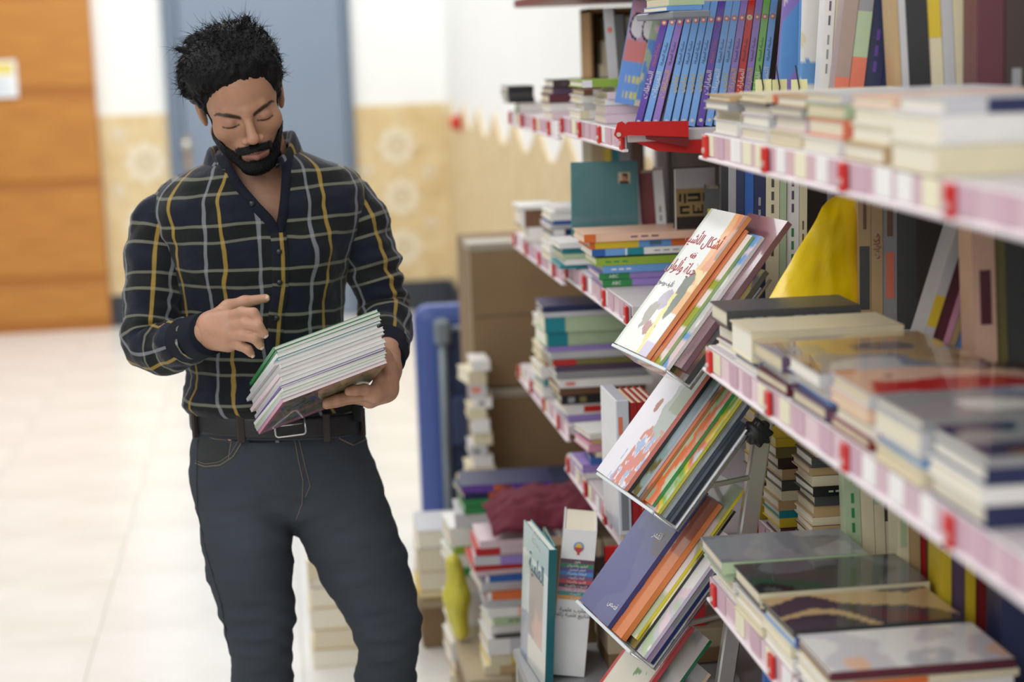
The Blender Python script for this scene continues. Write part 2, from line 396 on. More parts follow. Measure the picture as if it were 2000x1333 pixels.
nt_ = tag(empty('notice', (q0[0], YW-.105, q1[2])), 'white paper notice with yellow top band taped to the wooden partition', 'notice')
nw, nh = q1[0]-q0[0]+.12, q0[2]-q1[2]
MB().box((-.12, -.002, 0), (nw-.12, 0, nh)).build('sheet', cm((232, 234, 236)), nt_)
MB().box((-.12, -.004, nh*.62), (nw-.14, -.0021, nh*.93)).build('yellow_band', cm((226, 208, 112)), nt_)
for k in range(4): MB().box((-.1, -.0035, nh*(.12+.11*k)), (nw-.16-.03*(k % 2), -.0021, nh*(.15+.11*k))).build('print_line', cm((176, 190, 204)), nt_)

# ================================================================ THE MAN
YM = 3.5; K = 1/1029.
man = tag(empty('person', (0, YM, 0)), 'man in navy plaid shirt and grey jeans looking down at magazines he holds', 'person')
INV = Matrix.Translation((0, -YM, 0))
def MV(V): V = np.array(V, float).copy(); V[:, 1] -= YM; return V            # world -> man's frame
# head frame (fitted to the photograph: looking down, tipped to his right)
hy, hp, hr = .0737, .3759, -.1920; HS = .975
def _rx(a): return np.array([[1, 0, 0], [0, math.cos(a), -math.sin(a)], [0, math.sin(a), math.cos(a)]])
def _ry(a): return np.array([[math.cos(a), 0, math.sin(a)], [0, 1, 0], [-math.sin(a), 0, math.cos(a)]])
def _rz(a): return np.array([[math.cos(a), -math.sin(a), 0], [math.sin(a), math.cos(a), 0], [0, 0, 1]])
HM = _ry(hr) @ _rz(hy) @ _rx(hp) @ np.diag([1, -1, 1])*HS
HC = np.array([-.0573, 3.45, 1.6131])
def h2w(p): return np.asarray(p) @ HM.T+HC
def w2h(p): return (np.asarray(p)-HC) @ np.linalg.inv(HM).T
sk = SDF((-.105, -.125, -.20), (.105, .145, .165), .0021)
neckb = w2h((-.005, 3.535, 1.40)); necka = w2h((-.035, 3.50, 1.545))
sk.ell((0, -.012, .045), (.074, .096, .086), .02).ell((0, .030, .018), (.064, .062, .080), .02).ell((0, .034, -.040), (.056, .054, .062), .02)
for s_ in (-1, 1):
    sk.cap((s_*.052, .002, -.052), (s_*.016, .074, -.100), .017, .015, .022)
    sk.ell((s_*.043, .062, -.024), (.022, .020, .022), .018)
sk.ell((0, .080, -.101), (.020, .016, .016), .014)
sk.ell((0, .084, -.066), (.030, .018, .022), .014)
sk.cap((-.032, .0795, .0150), (.0, .0860, .0110), .0085, .0085, .012).cap((.032, .0795, .0150), (.0, .0860, .0110), .0085, .0085, .012)
for s_ in (-1, 1):
    sk.ell((s_*.032, .100, -.004), (.0185, .0165, .0125), .010, 'sub')
    sk.ell((s_*.0315, .0755, -.006), (.0150, .0140, .0125), .003)                 # lowered lids over the eyes
sk.cap((0, .0865, .008), (0, .1120, -.030), .0066, .0098, .009)
sk.ell((0, .1145, -.0345), (.0112, .0100, .0090), .006)
for s_ in (-1, 1): sk.ell((s_*.0142, .1025, -.0385), (.0080, .0105, .0072), .005)
for s_ in (-1, 1): sk.cap((s_*.0060, .1070, -.0455), (s_*.0065, .103, -.041), .0026, .002, .003, 'sub')
sk.cap((-.0235, .0925, -.0665), (0, .1035, -.0610), .0040, .0058, .004).cap((.0235, .0925, -.0665), (0, .1035, -.0610), .0040, .0058, .004)
sk.cap((-.0200, .0925, -.0725), (0, .1010, -.0745), .0045, .0068, .004).cap((.0200, .0925, -.0725), (0, .1010, -.0745), .0045, .0068, .004)
sk.cap((-.026, .0960, -.0680), (0, .1110, -.0675), .0010, .0016, .003, 'sub').cap((.026, .0960, -.0680), (0, .1110, -.0675), .0010, .0016, .003, 'sub')
for s_ in (-1, 1):
    rot = _ry(s_*-.12) @ _rx(-.12)
    sk.ell((s_*.0765, -.008, -.006), (.0085, .0185, .0320), .006, rot=rot)
    sk.ell((s_*.086, -.002, .000), (.0075, .0095, .017), .004, 'sub')
sk.cap(necka+np.array([0, -.012, -.01]), neckb, .053, .054, .022)
sk.cap(w2h((-.01, 3.455, 1.50)), w2h((-.015, 3.44, 1.535)), .014, .014, .02)
Vh, Qh = sk.surf(); Vh = smooth_verts(Vh, Qh, 1, .4)
zc = w2h((0, 3.5, 1.40))
# colouring of the skin in the head's own frame
x, y, z = Vh[:, 0], Vh[:, 1], Vh[:, 2]; ax_ = np.abs(x)
SK = np.array(srgb(168, 124, 97)); LIP = np.array(srgb(152, 92, 84)); BLK = np.array(srgb(24, 20, 20)); SHD = np.array(srgb(128, 88, 70))
n1 = snoise(Vh, 60, 3); n2 = snoise(Vh, 260, 4)
colh = SK*(1+.05*n1+.03*n2)[:, None]
def blend(c, m, to): return c*(1-m[:, None])+np.asarray(to)*m[:, None]
lip = sstep(y, .088, .094)*(1-sstep(ax_, .017, .024))*(1-sstep(np.abs(z+.0685), .0085+.0*z, .0125))
colh = blend(colh, lip*.75, LIP)
seam = sstep(y, .088, .094)*(1-sstep(ax_, .018, .026))*(1-sstep(np.abs(z+.0677), .0006, .0022)); colh = blend(colh, seam*.8, SHD*.35)
redn = np.exp(-((ax_-.0)/.02)**2-((z+.034)/.012)**2)*sstep(y, .09, .11); colh = blend(colh, redn*.3, srgb(186, 128, 108))
lidm = np.exp(-((ax_-.032)/.019)**2-((z-.000)/.011)**2)*sstep(y, .06, .075); colh = blend(colh, lidm*.35, srgb(140, 96, 80))
def beard_mask(x, y, z, j):
    ax_ = np.abs(x)
    top = np.interp(y, [-.03, .0, .02, .04, .058, .074, .088, .12], [.02, .028, .020, -.022, -.056, -.070, -.082, -.086])   # cheek line
    side = sstep(top+j-z, -.003, .004)*sstep(ax_, .012, .03)
    side *= sstep(y, .006, .016)*sstep(z, -.135, -.115)
    chin = sstep(-.0815+j-z, -.002, .003)*sstep(y, .02, .04)*sstep(z, -.135, -.120)
    must = sstep(y, .078, .086)*(1-sstep(ax_, .028, .034))*sstep(z, -.0640-ax_*.28, -.0600-ax_*.28)*(1-sstep(z, -.0515-ax_*.20, -.0475-ax_*.20))
    corner = sstep(y, .07, .078)*np.exp(-((ax_-.0315)/.0055)**4)*sstep(z, -.105, -.09)*(1-sstep(z, -.0635, -.056))
    return np.clip(np.maximum.reduce([side, chin, must, corner]), 0, 1)
j_ = .003*n2
bm = beard_mask(x, y, z, j_)
colh = blend(colh, bm*.96, BLK)
stub = beard_mask(x, y, z, j_+.012)*.25; colh = blend(colh, stub, srgb(86, 66, 58))
bz = np.interp(ax_, [.010, .022, .036, .052, .060], [.0030, .0075, .0135, .0115, .0040])
bw = np.interp(ax_, [.008, .014, .03, .048, .060], [.0008, .0040, .0046, .0030, .0006])
brow = sstep(y, .05, .06)*(1-sstep(np.abs(z-bz), bw*.8, bw*1.5))*sstep(ax_, .009, .013)*(1-sstep(ax_, .055, .060))
colh = blend(colh, brow*.93, BLK)
lash = sstep(y, .068, .074)*(1-sstep(np.abs(z-(-.0135+.22*(ax_-.032)**2/.02)), .0009, .0024))*(1-sstep(np.abs(ax_-.032), .014, .018))
colh = blend(colh, lash*.92, BLK)
# body: torso, arms, hands and legs in one field, coarser than the face; hands finer
def hand(S, pts):
    for a, rs, k in pts: S.chain(a, rs, k)
wR = P(398, 650, 3.285)                                 # his right wrist (left in the picture)
hr_ = lambda px, py, dy: P(px, py, 3.285+dy)
RH = [([hr_(385, 653, .02), hr_(412, 645, 0)], [.026, .027], .01),
      ([hr_(412, 634, 0), hr_(444, 626, -.02)], [.024, .020], .012), ([hr_(412, 650, 0), hr_(444, 650, -.025)], [.024, .021], .012), ([hr_(415, 662, 0), hr_(446, 668, -.02)], [.020, .019], .012),
      ([hr_(422, 622, .005), hr_(446, 601, .01), hr_(478, 590, .012), hr_(519, 583, .006)], [.0165, .0135, .0105, .0080], .007),      # thumb
      ([hr_(444, 622, -.02), hr_(472, 611, -.045), hr_(495, 612, -.058), hr_(505, 625, -.060)], [.0125, .0105, .0095, .0082], .004),
      ([hr_(446, 638, -.025), hr_(478, 633, -.055), hr_(504, 638, -.068), hr_(516, 653, -.068)], [.0125, .0108, .0097, .0084], .004),
      ([hr_(446, 654, -.025), hr_(475, 655, -.055), hr_(498, 661, -.066), hr_(508, 675, -.064)], [.0120, .0104, .0093, .0080], .004),
      ([hr_(446, 669, -.02), hr_(468, 675, -.042), hr_(484, 683, -.050), hr_(490, 691, -.048)], [.0108, .0092, .0082, .0072], .004)]
def cvec(x, y, z): return Vector(CR*x+CU*y+_f*z)       # a direction given along the picture's right, up and depth
av = cvec(-.080, -.070, .249).normalized(); bv = cvec(.18, .073, .05); bv = (bv-av*bv.dot(av)).normalized(); nv = av.cross(bv).normalized()
if nv.z < 0: nv = -nv                                   # the held stack: away from the viewer, along its long edge, and up through it
base = Vector(P(553, 787, 3.09))
def hl_(b_, a, n): return np.array(base+bv*b_+av*a+nv*n)
LH = [([hl_(.262, .170, .047), hl_(.242, .150, .012)], [.026, .025], .01),
      ([hl_(.242, .150, .012), hl_(.222, .142, -.022), hl_(.190, .116, -.027)], [.025, .021, .0175], .012), ([hl_(.224, .155, -.020), hl_(.190, .152, -.027)], [.021, .0175], .012),
      ([hl_(.238, .132, -.004), hl_(.238, .112, .012), hl_(.234, .100, .030), hl_(.229, .094, .044)], [.0150, .0122, .0104, .0086], .006),
      ([hl_(.190, .110, -.024), hl_(.170, .096, -.0150), hl_(.152, .088, -.0118), hl_(.140, .085, -.0100)], [.0115, .0103, .0094, .0082], .004),
      ([hl_(.186, .127, -.024), hl_(.154, .121, -.0145), hl_(.124, .119, -.0118), hl_(.104, .118, -.0100)], [.0118, .0106, .0096, .0082], .004),
      ([hl_(.186, .146, -.024), hl_(.156, .144, -.0145), hl_(.128, .143, -.0118), hl_(.109, .143, -.0100)], [.0115, .0104, .0094, .0080], .004),
      ([hl_(.188, .163, -.024), hl_(.164, .166, -.0130), hl_(.144, .168, -.0105), hl_(.130, .169, -.0090)], [.0105, .0094, .0084, .0072], .004)]
shL, elL = P(326, 432, 3.52), P(299, 664, 3.455)
shR, elR = P(682, 412, 3.52), P(757, 628, 3.47)
bd = SDF((-.36, 3.22, .0), (.22, 3.68, 1.55), .0065)
bd.ell(P(508, 445, 3.53), (.135, .085, .115), .03).ell(P(512, 620, 3.52), (.135, .080, .20), .03).ell(P(540, 850, 3.51), (.140, .080, .13), .03)
bd.cap(P(505, 400, 3.53), P(484, 300, 3.52), .058, .047, .03).cap(P(400, 400, 3.53), P(610, 385, 3.53), .045, .045, .04)
for a, e, w, ra in ((shL, elL, wR, .032), (shR, elR, P(750, 700, 3.32), .030)):
    bd.chain([a, e, w], [ra+.004, ra-.002, .024], .012)
legL = [P(473, 890, 3.51), P(484, 1060, 3.50), P(506, 1215, 3.49), P(511, 1330, 3.52), P(524, 1480, 3.55), P(532, 1700, 3.57)]
legR = [P(622, 890, 3.51), P(688, 1060, 3.50), P(748, 1200, 3.47), P(754, 1330, 3.49), P(758, 1480, 3.54), P(762, 1700, 3.57)]
for L_ in (legL, legR): bd.chain(L_, [.070, .062, .040, .036, .034, .032], .02)
Vb, Qb = bd.surf()
def part_sdf(chains, lo_pad, h):
    A = np.concatenate([np.array(c[0]) for c in chains]); S = SDF(A.min(0)-lo_pad, A.max(0)+lo_pad, h)
    for pts, rs, k in chains: S.chain(pts, rs, k)
    V, Q = S.surf(); return smooth_verts(V, Q, 1, .3), Q
V1, Q1 = part_sdf(RH, .032, .0026); V2, Q2 = part_sdf(LH, .032, .0026)
def skincol(V, seed):
    n = snoise(V, 50, seed); c = np.array(srgb(178, 134, 108))*(1+.05*n+.03*snoise(V, 200, seed+1))[:, None]; return c
cb_ = skincol(Vb, 9); ch = np.exp(-((Vb[:, 0]+.005)/.03)**2-((Vb[:, 2]-1.365)/.05)**2)
cb_ = blend(cb_, ch*.22, srgb(176, 100, 86)); hairc = np.exp(-((Vb[:, 0]-.02)/.02)**2-((Vb[:, 2]-1.33)/.03)**2); cb_ = blend(cb_, hairc*.3*(.5+.5*snoise(Vb, 180, 5)).clip(0, 1), srgb(90, 62, 50))
Vhw = h2w(Vh)
if np.linalg.det(HM) < 0: Qh = Qh[:, ::-1]
VV = np.concatenate([Vhw, Vb, V1, V2]); o1 = len(Vhw); o2 = o1+len(Vb); o3 = o2+len(V1)
QQ = np.concatenate([Qh, Qb+o1, Q1+o2, Q2+o3]); CC = np.concatenate([colh, cb_, skincol(V1, 12), skincol(V2, 14)])
def skin_mat():
    m = attr_mat('skin', rough=.5, bump=.12, bscale=500)
    b = m.node_tree.nodes['Principled BSDF']; b.inputs['Subsurface Weight'].default_value = .08; b.inputs['Subsurface Radius'].default_value = (.01, .004, .002); return m
mesh('body', MV(VV), QQ, skin_mat(), man, True, col=CC)
# finger nails
NAIL = mat('fingernail', (206, 168, 148), rough=.3)
for a, b_, r in ((RH[4][0][2], RH[4][0][3], .0072), (RH[5][0][2], RH[5][0][3], .0068), (RH[6][0][2], RH[6][0][3], .007), (RH[7][0][2], RH[7][0][3], .0066), (RH[8][0][2], RH[8][0][3], .006)):
    d = (b_-a)/np.linalg.norm(b_-a); tocam = CO-b_; tocam /= np.linalg.norm(tocam); n = tocam-d*(tocam@d); n /= np.linalg.norm(n); s_ = np.cross(d, n)
    c0 = b_+n*(r*.78)+d*.001; V = []
    for i in range(5):
        for k in range(5):
            u = (i-2)/2; w = (k-2)/2; V.append(c0+d*u*.0058+s_*w*r*.72*(1-.25*abs(u)**3)+n*(.0022-.0026*w*w))
    mesh('fingernail', MV(V), [(i*5+k, i*5+k+1, i*5+k+6, i*5+k+5) for i in range(4) for k in range(4)], NAIL, man, True)

# beard: a short shell grown out of the beard region
f_m = bm[Qh].min(1) > .55; Nn = vnormals(Vh, Qh if np.linalg.det(HM) > 0 else Qh[:, ::-1])
rngb = np.random.RandomState(5)
VB = Vh+Nn*((.0028*bm**1.5+.0009*snoise(Vh, 500, 8))*(bm > .2))[:, None]
used = np.unique(Qh[f_m]); remap = -np.ones(len(Vh), int); remap[used] = np.arange(len(used))
HAIRM = mat('black_hair', (13, 13, 16), rough=.5, var=.2, scale=90, bump=.35, bscale=300, spec=.2)
mesh('beard', MV(h2w(VB[used])), remap[Qh[f_m]], HAIRM, man, True)

# hair: cap with a lifted, tousled top and loose strands
hs = SDF((-.14, -.145, -.10), (.13, .12, .20), .0028)
hs.ell((0, -.018, .048), (.082, .102, .090), .02).ell((-.026, .015, .092), (.060, .066, .040), .02).ell((.018, -.01, .090), (.058, .076, .040), .02)
hs.ell((-.072, .004, .060), (.032, .050, .046), .02).ell((-.060, .045, .082), (.030, .032, .028), .02).ell((.066, .010, .060), (.020, .050, .046), .02)
hs.cap((-.02, .055, .090), (.03, .062, .088), .022, .018, .02)
for s_ in (-1, 1): hs.cap((s_*.066, .028, .045), (s_*.0675, .022, .004), .012, .007, .012)
rs_ = np.random.RandomState(3)
for i in range(70):                                     # tufts
    th = rs_.uniform(-1.5, 1.5); ph = rs_.uniform(.1, 1.35); c = np.array([.076*math.sin(th)*math.sin(ph+.1), -.01+.085*math.cos(th*1.9)*math.sin(ph), .060+.074*math.cos(ph)])
    d = np.array([-.5+rs_.normal()*.4, .5+rs_.normal()*.4, .35+rs_.normal()*.25]); d /= np.linalg.norm(d)
    hs.cap(c, c+d*rs_.uniform(.010, .022), .010, .004, .007)
hs.ell((0, .125, .000), (.0625, .062, .069), .008, 'sub').ell((0, -.03, -.105), (.12, .10, .062), .01, 'sub')
for s_ in (-1, 1): hs.ell((s_*.085, -.010, -.012), (.022, .024, .040), .006, 'sub')
hs.ell((0, .06, -.05), (.09, .05, .058), .006, 'sub')
Vr, Qr = hs.surf()
Nr = vnormals(Vr, Qr); Vr = Vr+Nr*(.0013*snoise(Vr*np.array([1, .35, .4]), 150, 21)+.0014*snoise(Vr, 60, 22))[:, None]
Qr2 = Qr[:, ::-1]
hair = mesh('hair', MV(h2w(Vr)), Qr2, HAIRM, man, True)
SV = []; SF = []
cand = np.where((Vr[:, 2] > .035) & ((Vr[:, 1] < .045) | (Vr[:, 2] > .098)))[0]; pick = rs_.choice(cand, 2400)
for i in pick:
    p = Vr[i]; n = Nr[i]; flow = np.array([-.55+rs_.normal()*.28+1.2*p[0]*5, .55+rs_.normal()*.28, .15+rs_.normal()*.2])
    up_ = p[2] > .115
    L_ = rs_.uniform(.007, .017)*(1.5 if up_ and rs_.rand() < .35 else 1); L_ *= (.75 if p[1] > .055 else 1)
    d = n*(.42 if up_ else .12)+(flow-n*(flow@n))*.9; d /= np.linalg.norm(d); cur = rs_.normal(size=3)*.5; r0 = .00075
    pts = [p-n*.002, p+d*L_*.5, p+(d+cur*.5)*L_*.9, p+(d*.8+cur*.9)*L_*1.25]
    s1 = np.cross(d, [.3, .2, 1]); s1 /= np.linalg.norm(s1); s2 = np.cross(d, s1); o = len(SV)
    for k, q in enumerate(pts):
        rr = r0*(1-k/3.4)
        for a in (0, 2.09, 4.19): SV.append(q+rr*(math.cos(a)*s1+math.sin(a)*s2))
    for k in range(3):
        for a in range(3): SF.append((o+k*3+a, o+k*3+(a+1) % 3, o+k*3+3+(a+1) % 3, o+k*3+3+a))
st = mesh('hair_strands', MV(h2w(np.array(SV))), SF, HAIRM, hair); st['kind'] = 'stuff'
st.matrix_parent_inverse = Matrix.Identity(4)

# ---------------- plaid shirt
def plaid_mat():
    m, nt, b = node_mat('navy_plaid_cotton')
    uv = N(nt, 'ShaderNodeUVMap'); sp = N(nt, 'ShaderNodeSeparateXYZ'); nt.links.new(uv.outputs[0], sp.inputs[0])
    nz = N(nt, 'ShaderNodeTexNoise'); nz.inputs['Scale'].default_value = 900; nt.links.new(uv.outputs[0], nz.inputs['Vector'])
    def M(op, a, b_=None, c=None):
        n = N(nt, 'ShaderNodeMath', operation=op)
        for i, v in enumerate((a, b_, c)):
            if v is None: continue
            if isinstance(v, (int, float)): n.inputs[i].default_value = v
            else: nt.links.new(v, n.inputs[i])
        return n.outputs[0]
    def band(co, per, pos, hw):                         # 1 inside a stripe centred at pos (fraction of the period)
        f = M('FRACT', M('SUBTRACT', M('DIVIDE', co, per), pos-.5)); d = M('ABSOLUTE', M('SUBTRACT', f, .5))
        r = N(nt, 'ShaderNodeMapRange'); r.inputs[1].default_value = hw/per*1.2; r.inputs[2].default_value = hw/per*.8; r.inputs[3].default_value = 0; r.inputs[4].default_value = 1
        nt.links.new(d, r.inputs[0]); return r.outputs[0]
    U, Vv = sp.outputs[0], sp.outputs[1]; pu, pv = .0930, .0850
    base = N(nt, 'ShaderNodeMix', data_type='RGBA'); base.inputs[6].default_value = (*srgb(16, 20, 36), 1); base.inputs[7].default_value = (*srgb(17, 19, 20), 1)
    nt.links.new(M('MAXIMUM', band(Vv, pv, .18, .019), M('MULTIPLY', band(U, pu, .16, .020), .8)), base.inputs[0])
    cur = base.outputs[2]
    def over(cur, mask, col, k):
        mx = N(nt, 'ShaderNodeMix', data_type='RGBA'); nt.links.new(cur, mx.inputs[6]); mx.inputs[7].default_value = (*srgb(*col), 1)
        tw = M('MULTIPLY', mask, M('MULTIPLY_ADD', nz.outputs['Fac'], .5, k)); nt.links.new(tw, mx.inputs[0]); return mx.outputs[2]
    cur = over(cur, band(Vv, pv, .0, .0027), (146, 146, 128), .16); cur = over(cur, band(Vv, pv, .36, .0027), (146, 148, 128), .20)
    cur = over(cur, band(U, pu, .0, .0032), (150, 152, 160), .26); cur = over(cur, band(U, pu, .32, .0034), (184, 152, 70), .30)
    nt.links.new(cur, b.inputs['Base Color']); b.inputs['Roughness'].default_value = .85; b.inputs['Specular IOR Level'].default_value = .25
    b.inputs['Sheen Weight'].default_value = .15
    wv = N(nt, 'ShaderNodeTexNoise'); wv.inputs['Scale'].default_value = 22; wv.inputs['Detail'].default_value = 3; nt.links.new(uv.outputs[0], wv.inputs['Vector'])
    bp = N(nt, 'ShaderNodeBump'); bp.inputs['Strength'].default_value = .6; bp.inputs['Distance'].default_value = .008
    nt.links.new(wv.outputs['Fac'], bp.inputs['Height']); nt.links.new(bp.outputs['Normal'], b.inputs['Normal'])
    return m
PLAID = plaid_mat()
def interp_rows(rows, n):
    rows = np.array(rows, float); t = np.linspace(0, len(rows)-1, n); out = []
    for q in t:                                         # Catmull-Rom between key rows
        i = min(int(q), len(rows)-2); f = q-i; p0 = rows[max(i-1, 0)]; p1 = rows[i]; p2 = rows[i+1]; p3 = rows[min(i+2, len(rows)-1)]
        out.append(.5*((2*p1)+(-p0+p2)*f+(2*p0-5*p1+4*p2-p3)*f*f+(-p0+3*p1-3*p2+p3)*f**3))
    return np.array(out)
TORSO = [  # left x, y, right x, y (photo pixels), half depth, centre Y
    (425, 296, 570, 284, .070, 3.525), (408, 315, 600, 299, .082, 3.525), (372, 332, 640, 313, .098, 3.53), (333, 352, 678, 326, .112, 3.53),
    (304, 380, 702, 346, .118, 3.53), (296, 412, 712, 378, .122, 3.52), (306, 455, 708, 425, .125, 3.515), (326, 500, 692, 480, .124, 3.51),
    (341, 560, 676, 548, .118, 3.51), (350, 620, 670, 612, .112, 3.51), (357, 680, 675, 675, .110, 3.51), (362, 735, 683, 735, .112, 3.505),
    (357, 772, 690, 768, .116, 3.50), (362, 795, 694, 786, .110, 3.50), (379, 816, 700, 806, .101, 3.50), (382, 850, 700, 840, .094, 3.50)]
NR, NC = 150, 168; rows = interp_rows(TORSO, NR); TV = []; TU = []
for i, (xl, yl, xr, yr, dp, cy) in enumerate(rows):
    a = P(xl, yl, cy); b_ = P(xr, yr, cy); c = (a+b_)/2; hx = np.linalg.norm(b_-a)/2; ux = (b_-a)/(2*hx)
    ring = []
    for k in range(NC):
        th = 2*math.pi*k/NC                             # 0 = front centre, increasing to image right
        sx, cxx = math.sin(th), math.cos(th); e = .86
        X = hx*math.copysign(abs(sx)**e, sx); Y = dp*math.copysign(abs(cxx)**e, cxx)
        ring.append(c+ux*X+np.array([0, -Y, 0]))
    ring = np.array(ring); seg = np.linalg.norm(np.roll(ring, -1, 0)-ring, axis=1); arc = np.concatenate([[0], np.cumsum(seg)[:-1]])
    arc = np.where(np.arange(NC) > NC//2, arc-seg.sum(), arc)
    TV.append(ring); TU.append(np.stack([arc*(.17/hx)**.35, np.full(NC, c[2])], 1))
TV = np.array(TV); TU = np.array(TU)
flat = TV.reshape(-1, 3); cen = TV.mean(1, keepdims=True); rad = TV-cen; rad[:, :, 2] = 0; rad /= np.linalg.norm(rad, axis=2)[:, :, None]+1e-9
dn = snoise(flat*np.array([1, 1, .55]), 9, 31).reshape(NR, NC)*.0065+snoise(flat*np.array([.6, .6, 1.6]), 14, 33).reshape(NR, NC)*.0042
zz = TV[:, :, 2]; xx = TV[:, :, 0]
wst = sstep(1.16-zz, 0, .10); dn += wst*.0055*snoise(flat*np.array([.5, .5, 2.4]), 9, 35).reshape(NR, NC)
# drag folds: from the armpit, across the waist
d1 = (xx+.15)*.55+(zz-1.31)*.85; dn += .006*np.exp(-(d1/.013)**2)*sstep(-.05-xx, -.02, .05)*sstep(1.34-zz, 0, .05)
d2 = (xx-.11)*-.6+(zz-1.29)*.8; dn += .006*np.exp(-(d2/.012)**2)*sstep(xx, .03, .08)*sstep(1.33-zz, 0, .05)
TV = TV+rad*dn[:, :, None]
TUf = TU.copy(); TUf[:, :, 1] += .003*snoise(flat, 12, 44).reshape(NR, NC); TUf[:, :, 0] += .0045*snoise(flat, 12, 43).reshape(NR, NC)+.004*snoise(flat, 7, 41).reshape(NR, NC)+.012*(zz-1.2)
# the open V at the neck, as polygon in the photo
Vpoly = [(432, 285), (440, 325), (468, 368), (500, 405), (528, 432), (541, 458), (551, 425), (556, 385), (560, 340), (566, 285)]
def inpoly(px, py, poly):
    c = False; j = len(poly)-1
    for i in range(len(poly)):
        (xi, yi), (xj, yj) = poly[i], poly[j]
        if (yi > py) != (yj > py) and px < (xj-xi)*(py-yi)/(yj-yi)+xi: c = not c
        j = i
    return c
# pull rows of the front onto the V edge so that the opening has a clean line
keepF = []; Vflat = TV.reshape(-1, 3); UVt = TUf.reshape(-1, 2)
pxs = np.array([proj(v) for v in Vflat])
def vedge(y):
    L_ = [(285, 432), (325, 440), (368, 468), (405, 500), (432, 528), (458, 541)]; R_ = [(285, 566), (340, 560), (385, 556), (425, 551), (458, 541)]
    return np.interp(y, *zip(*L_)), np.interp(y, *zip(*R_))
half = NC//4
ins = np.zeros(len(Vflat), bool)
for i in range(len(Vflat)):
    k = i % NC
    if (k < half or k > NC-half) and pxs[i][1] < 458:
        l_, r_ = vedge(pxs[i][1]); ins[i] = l_ < pxs[i][0] < r_
ins0 = ins.copy()
for i in np.where(ins)[0]:                              # verts just inside next to outside ones snap to the edge
    k = i % NC; r0 = i-k
    for dk in (-1, 1):
        j = r0+(k+dk) % NC
        if not ins0[j]:
            l_, r_ = vedge(pxs[i][1]); e = l_ if dk < 0 else r_
            t = (e-pxs[i][0])/(pxs[j][0]-pxs[i][0]+1e-9); t = min(max(t, 0), 1)
            Vflat[i] = Vflat[i]+(Vflat[j]-Vflat[i])*t; UVt[i] = UVt[i]+(UVt[j]-UVt[i])*t; ins[i] = False; break
SVs = list(Vflat); SUs = list(UVt); SFs = []
for i in range(NR-1):
    for k in range(NC):
        q = (i*NC+k, (i+1)*NC+k, (i+1)*NC+(k+1) % NC, i*NC+(k+1) % NC)
        if k == NC//2: continue
        if sum(ins[j] for j in q) < 1: SFs.append(q)
SFs += [(i*NC+NC//2, (i+1)*NC+NC//2, (i+1)*NC+NC//2+1, i*NC+NC//2+1) for i in range(NR-1)]
def sleeve(keys, n=90, nc=56, seed=1, twist=0, u0=0, vo=0):
    """keys: (px, py, Y, radius)"""
    K_ = interp_rows(keys, n); C_ = np.array([P(a, b_, c) for a, b_, c, _ in K_]); R_ = K_[:, 3]
    T = np.gradient(C_, axis=0); T /= np.linalg.norm(T, axis=1)[:, None]; up = np.array([0, -1., 0]); rings = []; S = np.concatenate([[0], np.cumsum(np.linalg.norm(np.diff(C_, axis=0), axis=1))])
    for i in range(n):
        up = up-T[i]*(up@T[i]); up /= np.linalg.norm(up); sd = np.cross(T[i], up)
        rings.append([C_[i]+R_[i]*(math.cos(a)*up+math.sin(a)*sd) for a in (2*math.pi*k/nc+twist for k in range(nc))])
    V = np.array(rings); fl_ = V.reshape(-1, 3); rd = V-C_[:, None, :]; rd /= np.linalg.norm(rd, axis=2)[:, :, None]
    s_ = S[:, None]/S[-1]; bend = np.exp(-((S[:, None]-S[int(n*.52)])/.07)**2)
    d = .0035*snoise(fl_, 11, seed).reshape(n, nc)+.003*snoise(fl_*np.array([1, 1, 2.]), 22, seed+1).reshape(n, nc)
    a = np.arange(nc)*2*math.pi/nc
    d = d+bend*.0055*np.sin(S[:, None]*170+2.2*np.sin(a)[None, :]+1.0*snoise(fl_, 8, seed+4).reshape(n, nc))*(.45+.55*np.cos(a+1.2)[None, :])
    d = d+.0028*np.sin(S[:, None]*95+1.8*np.sin(a+.6)[None, :]+1.6*snoise(fl_, 6, seed+5).reshape(n, nc))*(1-.0*s_)
    V = V+rd*d[:, :, None]
    rmean = R_.mean(); uvs = np.stack([np.broadcast_to((np.where(a > math.pi, a-2*math.pi, a)*rmean)[None, :]+u0, (n, nc)), np.broadcast_to(S[:, None]+vo, (n, nc))], 2)
    return V, uvs, C_, T, R_
def add_sleeve(V, uvs):
    n, nc = V.shape[:2]; o = len(SVs); SVs.extend(V.reshape(-1, 3)); SUs.extend(uvs.reshape(-1, 2)); cut = nc//2
    for i in range(n-1):
        for k in range(nc):
            SFs.append((o+i*nc+k, o+(i+1)*nc+k, o+(i+1)*nc+(k+1) % nc, o+i*nc+(k+1) % nc))
slL = sleeve([(362, 388, 3.53, .030), (338, 404, 3.525, .046), (316, 440, 3.515, .0585), (304, 490, 3.50, .0570), (300, 560, 3.48, .0545), (296, 615, 3.465, .0535), (294, 655, 3.45, .0545), (303, 678, 3.43, .0520), (330, 678, 3.40, .0480), (362, 668, 3.35, .0430), (386, 659, 3.315, .0390)], seed=51, u0=.02)
slR = sleeve([(650, 366, 3.53, .030), (676, 384, 3.525, .043), (698, 420, 3.515, .0535), (712, 460, 3.51, .0535), (726, 510, 3.505, .0520), (741, 560, 3.50, .0510), (752, 602, 3.49, .0500), (757, 636, 3.46, .0475), (757, 662, 3.42, .0435), (756, 684, 3.38, .0390)], seed=61, u0=-.035)
for s_ in (slL, slR): add_sleeve(s_[0], s_[1])
